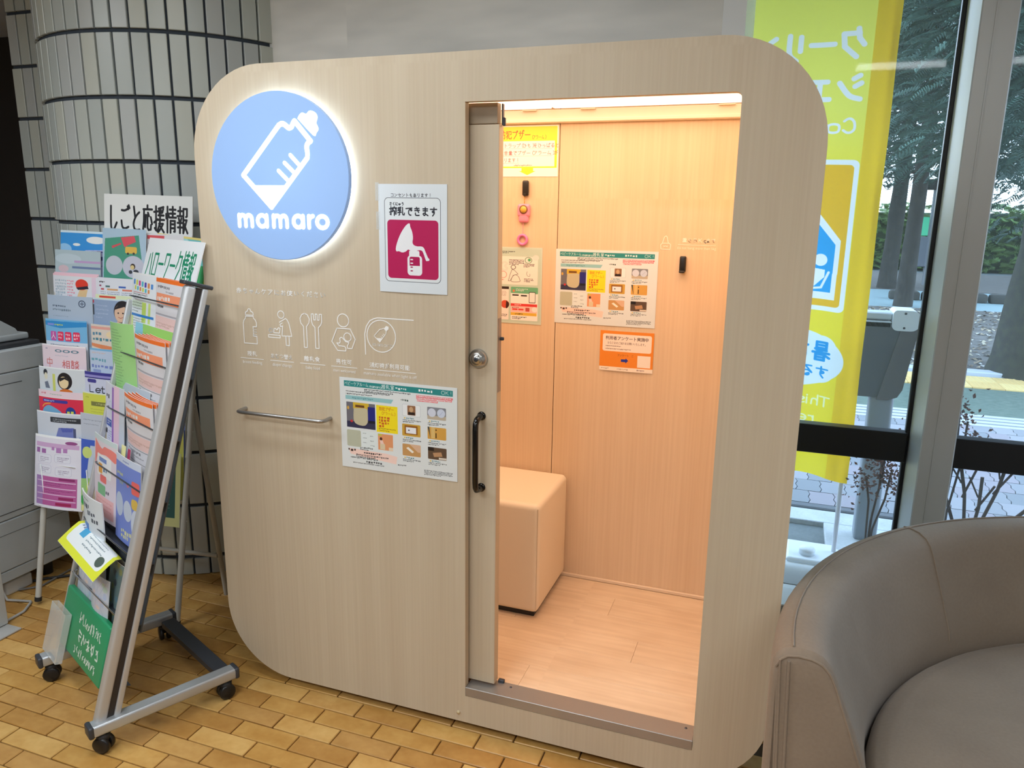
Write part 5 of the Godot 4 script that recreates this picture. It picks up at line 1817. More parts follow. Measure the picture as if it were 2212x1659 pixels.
# ------------------------------------------------------------------ sofa
func build_sofa():
	var C := Vector3(2.905, 0, 0.30)
	var t := thing("round_sofa", "taupe semicircular lobby sofa with seamed backrest, right of the booth", "sofa", C)
	# profile of the backrest: distance from the middle, height
	var prof := [[0.905, 0.02], [0.905, 0.30], [0.905, 0.42], [0.912, 0.45], [0.945, 0.535], [0.972, 0.60], [0.990, 0.645], [1.004, 0.672], [1.022, 0.690], [1.045, 0.699], [1.075, 0.701], [1.098, 0.697], [1.112, 0.686], [1.121, 0.668], [1.124, 0.63], [1.122, 0.40], [1.118, 0.20], [1.112, 0.02]]
	var st := mb()
	st.set_smooth_group(1)
	var n := 60
	var A0 := -0.035
	var A1 := PI + 0.035
	var P = func(i, k):
		var a: float = lerpf(A0, A1, float(i) / n)
		# angle 0 points to -x, then to -z, then to +x
		return Vector3(-cos(a) * prof[k][0], prof[k][1], -sin(a) * prof[k][0])
	for i in n:
		for k in prof.size() - 1:
			quad(st, P.call(i, k), P.call(i + 1, k), P.call(i + 1, k + 1), P.call(i, k + 1))
	obj("backrest", st, M.sofa, t)
	# end caps with a soft rounded rim
	for e in [0, n]:
		var cp := mb()
		var poly := PackedVector2Array()
		for q in prof: poly.append(Vector2(q[0], q[1]))
		var a: float = lerpf(A0, A1, float(e) / n)
		var ax := Vector3(-cos(a), 0, -sin(a))
		var nn := Vector3(-sin(a), 0, cos(a)) * (-1.0 if e == 0 else 1.0)
		if e == 0: nn = Vector3(-sin(a), 0, cos(a))
		else: nn = -Vector3(-sin(a), 0, cos(a))
		var xf := Transform3D(Basis(ax, Vector3.UP, nn), Vector3.ZERO)
		# three shrinking rings make the rim
		cp.set_smooth_group(1)
		var mid := Vector2(1.02, 0.36)
		var rings := []
		for r in [[0.0, 0.0], [0.004, 0.010], [0.012, 0.017], [0.022, 0.020]]:
			var ring := []
			for q in poly:
				var d: Vector2 = (mid - q)
				d = Vector2(d.x, d.y * 0.6)
				ring.append(xf * Vector3(q.x + d.normalized().x * r[0], q.y + d.normalized().y * r[0], r[1]))
			rings.append(ring)
		for r in rings.size() - 1:
			for k in poly.size():
				var l := (k + 1) % poly.size()
				var f1: Vector3 = rings[r][k]
				cp.set_smooth_group(1)
				if xf.basis.determinant() > 0: quad(cp, rings[r][l], rings[r][k], rings[r + 1][k], rings[r + 1][l])
				else: quad(cp, rings[r][k], rings[r][l], rings[r + 1][l], rings[r + 1][k])
		var tr := Geometry2D.triangulate_polygon(poly)
		for i in range(0, tr.size(), 3):
			var p0: Vector3 = rings[3][tr[i]]
			var p1: Vector3 = rings[3][tr[i + 1]]
			var p2: Vector3 = rings[3][tr[i + 2]]
			if (p1 - p0).cross(p2 - p0).dot(nn) > 0: tri(cp, p0, p1, p2)
			else: tri(cp, p0, p2, p1)
		obj("end_panel", cp, M.sofa, t)
		var pp := []
		for k in range(3, 14): pp.append(rings[2][k])
		var sm := mb()
		tube(sm, pp, 0.0034, 6)
		tube(sm, [rings[3][11] + nn * 0.001, xf * Vector3(1.075, 0.35, 0.0215), xf * Vector3(1.066, 0.03, 0.0215)], 0.0034, 6)
		tube(sm, [rings[3][11] + ax * 0.018 + nn * 0.0005, xf * Vector3(1.091, 0.35, 0.0213), xf * Vector3(1.080, 0.03, 0.0213)], 0.0028, 6)
		obj("end_seam", sm, M.sofa, t)
	# seam along the top and seams down the inner face
	var s1 := mb()
	var pts := []
	for i in n + 1:
		var a: float = lerpf(A0, A1, float(i) / n)
		pts.append(Vector3(-cos(a) * 1.082, 0.7015, -sin(a) * 1.082))
	tube(s1, pts, 0.0026, 6)
	obj("top_seam", s1, M.sofa, t)
	for a in [0.80, 1.57, 2.34]:
		var s2 := mb()
		var q := []
		for k in range(2, 12): q.append(Vector3(-cos(a) * (prof[k][0] - 0.0008), prof[k][1] + (0.0008 if k > 8 else 0.0), -sin(a) * (prof[k][0] - 0.0008)))
		tube(s2, q, 0.0028, 6)
		obj("back_seam", s2, M.sofa, t)
	# round seat cushion, slightly domed, running out past the ends of the back
	var c := mb()
	var sp := []
	for q in [[0.0, 0.425], [0.35, 0.423], [0.62, 0.416], [0.78, 0.407], [0.85, 0.398], [0.882, 0.386], [0.897, 0.366], [0.900, 0.34], [0.898, 0.20], [0.890, 0.06], [0.86, 0.05]]: sp.push_front(Vector2(q[0], q[1]))
	c.set_smooth_group(1)
	var nz := FastNoiseLite.new()
	nz.seed = 4
	nz.frequency = 7.0
	var cr := []
	for k in sp.size():
		var extra := 1
		cr.append(sp[k])
	# finer rings on the top for the soft wrinkles
	var fine := []
	for k in cr.size() - 1:
		var m := 6 if cr[k].y > 0.37 else 1
		for j in m: fine.append(cr[k].lerp(cr[k + 1], float(j) / m))
	fine.append(cr[cr.size() - 1])
	var seg := 96
	var Q = func(k, i):
		var a: float = TAU * i / seg
		var v: Vector2 = fine[k]
		var y: float = v.y
		if y > 0.38 and v.x > 0.2: y += 0.0035 * nz.get_noise_2d(cos(a) * v.x * 1.6 + sin(a) * v.x * 0.5, sin(a) * v.x * 0.55)
		return Vector3(cos(a) * v.x, y, sin(a) * v.x)
	for k in fine.size() - 1:
		for i in seg:
			var p0: Vector3 = Q.call(k, i)
			var p1: Vector3 = Q.call(k, (i + 1) % seg)
			var p2: Vector3 = Q.call(k + 1, (i + 1) % seg)
			var p3: Vector3 = Q.call(k + 1, i)
			tri(c, p0, p2, p1)
			if fine[k + 1].x > 0.001: tri(c, p0, p3, p2)
	obj("seat", c, M.sofa, t)
	var f := mb()
	lathe(f, [Vector2(0.80, 0.0), Vector2(0.82, 0.0), Vector2(0.82, 0.055), Vector2(0.0, 0.055)], 48)
	obj("base", f, M.rubber, t)

# ------------------------------------------------------------------ copier
func build_copier():
	var t := thing("copier", "pale grey office copier with closed lid at the left, beside the brochure stand", "copier", Vector3(-1.20, 0, -0.39))
	# local: side face at x = 0, rear at z = 0, front towards +z
	var D := 0.66
	var W := 0.62
	var Pn := [[0.080, 0.1275, 0.006, 0.0], [0.1305, 0.3415, 0.0, 0.0], [0.3445, 0.9475, 0.0, 0.0], [0.9505, 1.040, 0.0, 0.0]]
	var bd := mb()
	box(bd, Vector3(-W / 2 - 0.003, 0.56, D / 2), Vector3(W - 0.01, 0.95, D - 0.012))
	obj("core", bd, M.copier_dark, t)
	for q in Pn:
		var b := mb()
		box(b, Vector3(-W / 2, (q[0] + q[1]) / 2, D / 2), Vector3(W - q[2], q[1] - q[0], D), 0.004)
		obj("side_panel", b, M.copier, t)
	# panel lines on the side
	for q in [[0.905, 0.07, 0.14, 0.0026], [0.372, 0.06, 0.12, 0.0026], [0.285, 0.0, 0.02, 0.0012]]:
		var ln := mb()
		box(ln, Vector3(0.0004, q[0], D * 0.5 + q[1]), Vector3(0.0012, q[3], D - q[2]))
		obj("seam_line", ln, M.copier_dark, t)
	var gp := mb()
	box(gp, Vector3(-W / 2 - 0.02, 1.049, D / 2), Vector3(W - 0.03, 0.018, D - 0.02), 0.003)
	obj("glass_deck", gp, M.copier_dark, t)
	# lid with a raised sloped feeder
	var ld := mb()
	rbox(ld, Vector3(-W / 2 - 0.05, 1.074, D / 2 - 0.005), Vector3(W - 0.06, 0.028, D - 0.05), 0.008, 3)
	obj("lid", ld, M.copier, t)
	var fd := mb()
	var f := []
	for q in [[-0.05, 1.085, 0.06], [-0.05, 1.110, 0.075], [-0.05, 1.160, 0.150], [-0.05, 1.165, 0.36], [-0.05, 1.120, 0.52], [-0.05, 1.085, 0.54]]: f.append(Vector2(q[2], q[1]))
	prism(fd, PackedVector2Array(f), 0.085, 0.5, Transform3D(Basis(Vector3(0, 0, 1), Vector3.UP, Vector3(-1, 0, 0)), Vector3.ZERO))
	obj("document_feeder", fd, M.copier, t)
	for x in [-0.08, -0.54]:
		for z in [0.08, 0.56]:
			var ft := mb()
			lathe(ft, [Vector2(0.0, 0.0), Vector2(0.024, 0.0), Vector2(0.024, 0.05), Vector2(0.012, 0.085), Vector2(0.0, 0.085)], 14, Transform3D(Basis(), Vector3(x, 0, z)))
			obj("foot", ft, M.rubber, t)
	# upright board on a foot plate in front
	var p := thing("partition_board", "pale grey upright board with a flat metal foot plate, beside the copier front", "partition", Vector3(-1.018, 0, 0.11))
	var pb := mb()
	box(pb, Vector3(-0.02, 0.36, 0.012), Vector3(0.035, 0.70, 0.105), 0.003)
	obj("board", pb, flat(col(186, 190, 190), 0.5), p)
	var pf := mb()
	box(pf, Vector3(0.01, 0.004, 0.012), Vector3(0.12, 0.008, 0.10), 0.002)
	obj("foot_plate", pf, flat(col(196, 196, 194), 0.4, 0.3), p)
	# cables and an adapter on the floor
	var cb := [
		["white cable curling on the floor from the copier to the board foot", [[-1.23, 0.09, -0.05], [-1.20, 0.008, -0.06], [-1.10, 0.006, -0.09], [-1.055, 0.006, -0.02], [-1.05, 0.006, 0.05], [-1.03, 0.012, 0.10]], 0.0052, M.cable],
		["thin grey cable along the floor under the copier rear", [[-1.32, 0.006, -0.08], [-1.24, 0.006, -0.14], [-1.18, 0.006, -0.20], [-1.20, 0.006, -0.36], [-1.16, 0.006, -0.46]], 0.0045, flat(col(120, 118, 116), 0.5)],
		["dark cable behind the copier by the pillar foot", [[-1.34, 0.007, -0.12], [-1.22, 0.007, -0.26], [-1.13, 0.007, -0.33], [-1.02, 0.007, -0.44]], 0.006, M.rubber],
	]
	for c in cb:
		var st := mb()
		var cp := PackedVector3Array()
		var curve := Curve3D.new()
		for i in c[1].size():
			var q := Vector3(c[1][i][0], c[1][i][1], c[1][i][2])
			var pr := Vector3(c[1][maxi(i - 1, 0)][0], c[1][maxi(i - 1, 0)][1], c[1][maxi(i - 1, 0)][2])
			var nx := Vector3(c[1][mini(i + 1, c[1].size() - 1)][0], c[1][mini(i + 1, c[1].size() - 1)][1], c[1][mini(i + 1, c[1].size() - 1)][2])
			curve.add_point(q, (pr - nx) / 6.0, (nx - pr) / 6.0)
		var pts := []
		for k in 33: pts.append(curve.sample_baked(curve.get_baked_length() * k / 32.0))
		tube(st, pts, c[2], 8)
		tag(obj("power_cable", st, c[3]), c[0], "cable")
	var ad := thing("power_adapter", "white power adapter lying on the floor under the copier", "adapter", Vector3(-1.275, 0, -0.15))
	var ab := mb()
	rbox(ab, Vector3(0, 0.030, 0), Vector3(0.075, 0.060, 0.12), 0.010, 3)
	obj("case", ab, flat(col(206, 208, 208), 0.45), ad)
	var ap := mb()
	box(ap, Vector3(0.01, 0.061, 0.0), Vector3(0.02, 0.003, 0.012), 0.001)
	obj("socket", ap, M.copier_dark, ad)

# ------------------------------------------------------------------ leaflet racks
func frame_of(o: Vector3, top: Vector3, x: Vector3) -> Transform3D:   # X across to the right, Y up along the post, Z out of the front
	var y := (top - o).normalized()
	x = (x - y * x.dot(y)).normalized()
	return Transform3D(Basis(x, y, x.cross(y)), o)

# a leaflet standing in a rack: s0..s1 from the right post leftwards, t its upper edge, o its distance in front
func leaflet(F: Transform3D, label: String, group: String, s0: float, s1: float, t: float, h: float, o: float, sheet: Sheet, lean := 0.14, bow := 0.0, roll := 0.0, th := 0.0022, curl := 0.0, kind := "leaflet") -> MeshInstance3D:
	var m := paper_obj(kind, paper(s1 - s0, h, bow, th, curl), sheet.mat(0.42), M.paper)
	var b := Basis(Vector3.BACK, roll) * Basis(Vector3.RIGHT, lean)
	# the upper edge lies at o
	var at := Vector3(-s1, t, o) - b * Vector3(0, h, 0)
	m.transform = F * Transform3D(b, at)
	tag(m, label, kind, group)
	return m

func behind(src: MeshInstance3D, F: Transform3D, by: Vector3, label := ""):
	var c := src.duplicate()
	c.name = numbered("leaflet")
	add_child(c)
	c.transform.origin += F.basis * by
	if label != "": c.set_meta("label", label)
	return c

func face(s: Sheet, cx: float, cy: float, r: float, skin: Color, hair: Color):   # a small printed head, shares of the sheet
	var k := s.w / s.h
	s.e(cx + r * 0.22, cy - r * 0.05 * k, r * 1.12, r * 1.28 * k, hair)
	s.e(cx - r * 0.05, cy + r * 0.12 * k, r * 0.78, r * 1.0 * k, skin)
	s.poly("%f,%f %f,%f %f,%f %f,%f" % [cx - r * 0.9, cy - r * 0.25 * k, cx - r * 0.2, cy - r * 0.95 * k, cx + r * 0.8, cy - r * 0.8 * k, cx - r * 0.1, cy - r * 0.5 * k], hair)
	s.e(cx - r * 0.35, cy + r * 0.08 * k, r * 0.10, r * 0.08 * k, hair)
	s.e(cx + r * 0.22, cy + r * 0.08 * k, r * 0.10, r * 0.08 * k, hair)
	s.path("%f,%f %f,%f %f,%f" % [cx - r * 0.35, cy + r * 0.55 * k, cx - r * 0.08, cy + r * 0.66 * k, cx + r * 0.2, cy + r * 0.55 * k], maxf(1.2, s.w * 0.008), col(170, 70, 70))

func build_back_stand():
	var F := frame_of(Vector3(-0.41, 0.02, -0.169), Vector3(-0.41, 1.277, -0.426), Vector3(0.993, 0, -0.12))
	var t := thing("brochure_stand", "pale tube brochure stand with three columns of leaflets in front of the tiled pillar", "brochure stand")
	var tm = M.cream_tube
	for q in [[0.0, "leg"], [0.655, "leg"]]:
		var st := mb()
		tube(st, [F * Vector3(-q[0], -0.018, 0), F * Vector3(-q[0], 1.33, 0)], 0.0115, 12)
		obj("leg", st, tm, t)
		var rl := mb()
		tube(rl, [Vector3(-0.40 - q[0] * 0.993, 0.002, -0.44 + q[0] * 0.12), F * Vector3(-q[0], 0.86, -0.012)], 0.0105, 12)
		obj("rear_leg", rl, tm, t)
		var ft := mb()
		tube(ft, [F * Vector3(-q[0], -0.0195, 0), F * Vector3(-q[0], -0.002, 0)], 0.0135, 12)
		obj("foot", ft, M.rubber, t)
	var cr := mb()
	tube(cr, [Vector3(-0.405, 0.19, -0.412), Vector3(-1.045, 0.19, -0.335)], 0.009, 10)
	obj("rear_crossbar", cr, tm, t)
	var ub := mb()
	for x in [-0.225, -0.455]: tube(ub, [F * Vector3(x, 0.38, -0.042), F * Vector3(x, 1.40, -0.042)], 0.006, 8)
	obj("upright", ub, tm, t)
	var wires := [0.398, 0.47, 0.565, 0.657, 0.752, 0.843, 0.94, 1.032, 1.125, 1.22, 1.315]
	for y in wires:
		var st := mb()
		tube(st, [F * Vector3(0.012, y, 0.0), F * Vector3(-0.02, y, -0.030), F * Vector3(-0.64, y, -0.030), F * Vector3(-0.667, y, 0.0)], 0.0022, 6)
		obj("wire", st, M.white_metal, t)
	var cage := mb()
	for q in [[-0.672, -0.475], [-0.455, -0.25]]:
		var x0: float = q[0]
		var x1: float = q[1]
		tube(cage, [F * Vector3(x0, 0.57, 0.0), F * Vector3(x0 + 0.03, 0.555, 0.042), F * Vector3(x0 + 0.05, 0.395, 0.030)], 0.0022, 6)
		tube(cage, [F * Vector3((x0 + x1) / 2, 0.393, 0.032), F * Vector3((x0 + x1) / 2, 0.562, 0.044), F * Vector3(x1 - 0.01, 0.562, 0.044), F * Vector3(x1 + 0.012, 0.55, 0.0)], 0.0022, 6)
		tube(cage, [F * Vector3(x0, 0.393, 0.0), F * Vector3(x0 + 0.02, 0.388, 0.03), F * Vector3(x1 - 0.01, 0.388, 0.03), F * Vector3(x1 + 0.01, 0.395, 0.0)], 0.0022, 6)
	obj("front_wire", cage, M.white_metal, t)
	var tp := mb()
	tube(tp, [F * Vector3(-0.0, 1.325, 0), F * Vector3(-0.0, 1.40, 0)], 0.0118, 12)
	obj("green_tape", tp, flat(col(70, 190, 120), 0.5), t)
	# heading board
	var ink := col(26, 28, 34)
	var wh := col(236, 240, 242)
	var s := Sheet.new(self, 520, 250, col(232, 236, 236))
	s.t("しごと応援情報", 4.5, 19, 12.2, 54, 10.5, ink, 1.07)
	var sg = leaflet(F, "white heading board with bold black lettering standing above the brochure stand", "", 0.049, 0.45, 1.664, 0.20, 0.012, s, 0.09, 0.0, 0.004, 0.004, 0.0, "sign_board")
	sg.set_meta("category", "sign")
	var G := "leaflets in the tube brochure stand"
	var H := 0.29
	# left column, top to bottom
	s = Sheet.new(self, 220, 300, col(60, 150, 224))
	s.r(0, 0, 100, 3, col(210, 232, 246))
	s.e(85, 12, 22, 5, wh)
	s.e(40, 19, 9, 2, wh)
	s.e(10, 26, 18, 8, col(150, 200, 240))
	s.poly("50,31 62,26 100,25 100,70 44,70 46,40", col(186, 192, 230))
	s.poly("52,32 62,27.5 100,26.5 100,29 60,31", col(60, 60, 110))
	s.poly("47,39 62,34 100,34 100,39 58,39", col(50, 48, 110))
	s.r(50, 46, 50, 2, col(160, 160, 214))
	leaflet(F, "blue sky and train poster at the top left of the brochure stand", G, 0.452, 0.652, 1.512, H, 0.004, s, 0.08, 0.004)
	s = Sheet.new(self, 220, 300, col(176, 196, 206))
	s.e(30, 12, 30, 7, col(190, 208, 220))
	s.r(45, 14, 55, 3, col(190, 160, 206))
	s.r(40, 22, 60, 3, col(110, 130, 170))
	s.e(20, 26, 12, 5, col(214, 190, 200))
	leaflet(F, "hazy grey-blue sheet covering the lower half of the train poster", G, 0.450, 0.666, 1.432, H, 0.012, s, 0.10, 0.006)
	s = Sheet.new(self, 220, 300, col(222, 226, 236))
	s.r(0, 0, 100, 2.5, col(240, 200, 214))
	s.r(88, 3, 8, 40, col(226, 206, 226))
	s.small(6, 8, 26, 6, 4, col(170, 190, 206), 3)
	s.small(36, 8, 14, 6, 4, col(224, 150, 170), 2.4)
	s.poly("58,30 64,20 80,20 76,32 82,36 52,36", col(226, 196, 150))
	s.e(68, 13.5, 13, 7.4, col(222, 66, 52))
	s.poly("56,18 80,15 82,19 60,21", col(46, 44, 60))
	s.poly("50,37 62,31 76,31 82,37", col(40, 36, 70))
	var a = leaflet(F, "white leaflet with a drawn figure in a red cap", G, 0.449, 0.661, 1.335, H, 0.020, s, 0.13, 0.012)
	behind(a, F, Vector3(0.0, 0.006, -0.006), "pale pink leaflet edge showing behind the one with the red cap")
	s = Sheet.new(self, 220, 300, col(176, 194, 216))
	s.small(14, 13.5, 50, 1, 3, col(80, 96, 120), 2.6)
	s.small(14, 18.5, 66, 1, 3, col(110, 130, 150), 2.6)
	s.e(80, 10, 7, 5, col(70, 84, 110), 1.2)
	s.r(76, 9.4, 8, 1.0, col(70, 84, 110))
	s.r(79.4, 7, 1.4, 6, col(70, 84, 110))
	s.small(14, 28, 60, 1, 3, col(150, 168, 190), 1.2)
	leaflet(F, "plain blue-grey leaflet with a small round emblem in its corner", G, 0.463, 0.677, 1.247, H, 0.026, s, 0.14, 0.012)
	s = Sheet.new(self, 220, 300, col(120, 186, 232))
	s.poly("0,3 100,2 100,8 40,12 0,9", col(54, 146, 214))
	s.r(6, 6, 18, 3, col(130, 150, 226))
	s.small(26, 6.5, 34, 1, 2, col(216, 222, 90), 2.2)
	for k in 4: s.rr(14 + k * 18.5, 17 - k * 0.2, 15, 13, 2.0, col(226, 60, 100) if k else col(200, 90, 170))
	s.t("人", 15, 18, 12, 10, 3, wh)
	for k in 3: s.small(34 + k * 18.5, 19, 11, 2, 5, col(250, 200, 212), 3)
	s.poly("0,31 100,31 100,100 0,100", col(220, 226, 238))
	s.small(12, 35, 70, 2, 3.4, col(90, 100, 120), 1.8)
	leaflet(F, "blue leaflet with four chunky crimson characters", G, 0.478, 0.675, 1.150, H, 0.030, s, 0.14, 0.010)
	s = Sheet.new(self, 220, 300, col(230, 214, 226))
	s.r(0, 0, 100, 2.0, col(246, 240, 246))
	s.small(10, 5, 8, 1, 3, col(120, 130, 160), 2)
	for k in 3: s.e(42 + k * 18, 8, 8, 2.0, col(74, 118, 138), 0.8)
	s.small(34, 14, 46, 1, 2, col(190, 190, 206), 1.4)
	s.t("中", 10, 18, 18, 14, 3.5, col(206, 120, 120))
	s.t("相談", 50, 20, 17, 13, 3.5, col(204, 104, 104), 1.1)
	leaflet(F, "pale pink leaflet with red consultation lettering", G, 0.473, 0.681, 1.047, H, 0.032, s, 0.14, 0.012)
	s = Sheet.new(self, 220, 300, col(214, 222, 230))
	s.r(0, 0, 100, 1.6, col(240, 246, 250))
	s.e(17, 8, 5, 4.5, col(46, 50, 60))
	s.poly("14,22 22,20 27,30 16,30", col(110, 120, 140))
	s.e(18, 13, 4, 5, col(222, 220, 200))
	s.r(34, 9, 6, 26, col(206, 214, 110))
	s.e(60, 18, 15, 12, col(36, 32, 36))
	s.e(58, 20, 10, 8.5, col(236, 214, 170))
	s.poly("48,14 62,12 70,18 60,15 50,19", col(36, 32, 36))
	s.poly("44,38 50,31 58,29 66,29 74,31 80,38", col(222, 120, 50))
	leaflet(F, "white leaflet with a drawn woman in an orange top", G, 0.467, 0.688, 0.956, H, 0.034, s, 0.14, 0.014)
	s = Sheet.new(self, 220, 300, col(222, 52, 82))
	s.r(0, 0, 100, 9, col(236, 214, 226))
	s.small(8, 3, 14, 1, 3, col(222, 120, 140), 2.6)
	s.small(30, 4, 44, 1, 3, col(160, 190, 170), 1.8)
	s.r(0, 9, 100, 1, wh)
	s.rr(11, 12.5, 58, 4.2, 2, col(66, 62, 160))
	s.small(14, 13.4, 44, 1, 3, col(190, 200, 236), 2)
	s.path("10,24 16,20 30,18", 5, col(236, 170, 80), true)
	s.poly("8,32 14,25 28,21 50,27 58,33 54,37 66,40 12,40", col(120, 176, 214), true)
	s.e(74, 29, 10, 8, col(36, 66, 150))
	s.small(67, 27, 14, 1, 3, col(226, 226, 90), 4)
	a = leaflet(F, "red leaflet with a blue splash and a round blue badge", G, 0.467, 0.681, 0.862, H, 0.036, s, 0.14, 0.013)
	s = Sheet.new(self, 220, 300, col(208, 216, 230))
	s.r(0, 0, 100, 1.5, col(238, 244, 250))
	s.rr(36, 6.4, 64, 7.4, 1.0, col(56, 60, 66))
	s.small(42, 8.4, 48, 2, 2.6, col(170, 178, 186), 1.8)
	s.poly("54,21 86,20 90,36 46,37", col(120, 132, 196))
	s.poly("58,21 84,20.5 82,26 62,27", col(90, 104, 186))
	s.r(84, 21, 5, 16, col(84, 92, 130))
	leaflet(F, "pale booklet with a dark title band and a drawn lilac book", G, 0.470, 0.681, 0.776, H, 0.038, s, 0.14, 0.014)
	s = Sheet.new(self, 240, 330, col(226, 226, 240))
	s.r(0, 0, 100, 3, col(244, 248, 252))
	s.e(78, 8, 11, 2.4, col(150, 80, 140))
	s.r(4, 10, 88, 6, col(206, 170, 212))
	s.small(5, 17, 30, 1, 5, col(160, 104, 170), 8)
	s.small(40, 14, 50, 1, 5, col(180, 130, 190), 7)
	for q in [[24, 32], [62, 30], [24, 46], [64, 48]]: s.rr(q[0] - 16, q[1] - 6, 32, 12, 3, col(206, 206, 226))
	for q in [[24, 32], [62, 30], [24, 46], [64, 48]]: s.rr(q[0] - 15, q[1] - 5.4, 30, 10.8, 2.6, col(226, 228, 242))
	for q in [[14, 30], [52, 28], [14, 44], [54, 46]]: s.small(q[0], q[1], 20, 3, 2.4, col(150, 140, 170), 1.3)
	s.r(6, 56, 84, 40, col(186, 96, 160))
	s.r(6, 56, 16, 40, col(166, 130, 190))
	for y in [62.0, 71.0, 80.0, 88.0]: s.r(8, y, 80, 1.2, col(224, 196, 226))
	s.r(56, 57, 30, 3, col(140, 50, 110))
	s.r(56, 83, 28, 3.6, col(150, 44, 100))
	s.r(50, 91, 30, 4, col(160, 40, 90))
	s.small(26, 64, 56, 2, 3, col(140, 60, 120), 1.4)
	s.small(26, 74, 56, 2, 3, col(140, 60, 120), 1.4)
	leaflet(F, "large lilac and purple leaflet in the lowest left pocket of the stand", G, 0.449, 0.682, 0.680, 0.298, 0.036, s, 0.05, 0.016)
	# middle column
	s = Sheet.new(self, 200, 300, col(176, 204, 226))
	s.poly("6,14 84,8 96,68 2,70", col(80, 158, 136))
	s.poly("44,12 74,9 78,17 60,22 52,25", col(222, 92, 106))
	s.poly("22,24 44,19 45,21 24,27", col(216, 90, 100))
	s.rr(54, 24, 26, 9, 2, col(232, 190, 90))
	s.e(60, 33.4, 2.5, 1.6, col(70, 70, 70))
	s.e(73, 33.0, 2.5, 1.6, col(70, 70, 70))
	s.e(28, 50, 20, 13, col(196, 204, 218))
	s.e(72, 51, 24, 15, col(200, 204, 222))
	s.e(71, 50.5, 5.5, 4, col(70, 60, 60))
	s.e(70, 51.5, 4.4, 3, col(226, 206, 150))
	s.e(78, 57.5, 6, 3, col(60, 66, 76))
	s.e(66, 58, 4, 2.4, col(60, 66, 76))
	leaflet(F, "green leaflet with a small yellow bus, inside a clear blue cover", G, 0.240, 0.440, 1.527, H, 0.020, s, 0.09, 0.004)
	s = Sheet.new(self, 200, 300, col(226, 232, 244))
	s.small(4, 5, 22, 1, 2, ink, 2)
	s.r(4, 10, 5, 2.4, col(150, 80, 110))
	s.r(20, 10.5, 11, 2.4, col(80, 120, 120))
	s.r(52, 10.5, 16, 2.4, col(66, 104, 190))
	s.r(8, 14.5, 8, 2.4, col(200, 90, 100))
	s.r(24, 14.5, 26, 2.4, col(220, 170, 120))
	s.r(60, 14.5, 32, 2.4, col(222, 130, 110))
	for x in [6, 24, 58]: s.small(x, 19, 14 if x < 20 else 30, 3, 2.6, col(130, 140, 150), 1.1)
	leaflet(F, "white list leaflet with small coloured headings", G, 0.245, 0.443, 1.330, H, 0.026, s, 0.12, 0.008)
	s = Sheet.new(self, 200, 300, col(226, 236, 200))
	s.r(10, 1.6, 40, 2.6, col(220, 84, 70))
	leaflet(F, "cream leaflet edge with a red line, behind the woman portrait", G, 0.250, 0.447, 1.262, H, 0.028, s, 0.12, 0.006)
	s = Sheet.new(self, 240, 340, col(150, 172, 206))
	s.r(0, 0, 100, 2, col(206, 226, 240))
	s.small(8, 9, 30, 4, 5.4, col(176, 194, 222), 2)
	s.r(0, 3, 3.4, 4, col(190, 70, 90))
	s.r(0, 9, 3.4, 14, col(56, 66, 80))
	s.poly("56,36 62,26 76,24 88,28 90,36", col(226, 190, 176))
	s.poly("70,34 84,30 96,36 72,37", col(70, 76, 92))
	face(s, 68, 17.5, 17, col(228, 194, 170), col(44, 42, 48))
	leaflet(F, "grey-blue booklet with a portrait of a smiling dark-haired woman", G, 0.248, 0.453, 1.247, H, 0.034, s, 0.13, 0.014)
	s = Sheet.new(self, 200, 300, col(226, 216, 206))
	s.r(0, 2.5, 60, 3.6, col(232, 170, 160))
	s.small(4, 10, 38, 1, 4, col(92, 140, 170), 4.4)
	s.small(4, 18, 70, 1, 4, col(84, 140, 160), 4.6)
	s.poly("0,26 60,30 60,36 0,30", col(232, 146, 100), true)
	s.e(60, 13, 22, 6, col(240, 220, 180))
	leaflet(F, "cream leaflet with blue lettering and an orange wave", G, 0.250, 0.452, 1.142, H, 0.036, s, 0.14, 0.010)
	s = Sheet.new(self, 200, 300, col(192, 210, 236))
	s.r(0, 0, 100, 2.6, col(120, 186, 232))
	s.poly("60,1 84,1 84,7 74,6", col(226, 214, 100))
	s.small(6, 5, 60, 1, 3, col(214, 196, 196), 2)
	s.small(4, 13, 60, 1, 4, col(110, 170, 190), 4.4)
	s.small(4, 22, 84, 1, 4, col(122, 140, 206), 5)
	s.e(76, 11, 7, 7, col(60, 130, 210), 2)
	s.r(8, 29, 20, 5, col(150, 166, 214))
	leaflet(F, "pale blue leaflet with blue and green lettering", G, 0.252, 0.450, 1.047, H, 0.037, s, 0.14, 0.010)
	s = Sheet.new(self, 240, 340, col(208, 214, 238))
	s.r(0, 0, 100, 4.0, col(64, 62, 150))
	s.r(0, 4, 100, 3.4, col(150, 146, 214))
	s.r(0, 7.4, 100, 1.6, col(54, 50, 130))
	s.rr(7, 10, 22, 5, 2, col(70, 66, 150))
	s.t("Let's Che", 9, 17.5, 16, 11.5, 4, ink, 0.98)
	a = leaflet(F, "white leaflet with purple bands and black handwritten style lettering", G, 0.256, 0.466, 0.953, H, 0.038, s, 0.14, 0.012)
	s = Sheet.new(self, 200, 300, col(216, 222, 90))
	s.r(0, 0, 100, 1.6, col(226, 238, 214))
	s.small(8, 6, 10, 1, 2, col(180, 186, 60), 1.6)
	s.r(22, 12, 78, 6, col(128, 132, 74))
	s.small(34, 13.6, 50, 1, 3, col(180, 184, 120), 2.6)
	s.small(20, 22, 60, 3, 4, col(186, 190, 84), 1.4)
	leaflet(F, "yellow leaflet with an olive title band", G, 0.258, 0.468, 0.871, H, 0.039, s, 0.14, 0.014)
	s = Sheet.new(self, 200, 300, col(196, 204, 220))
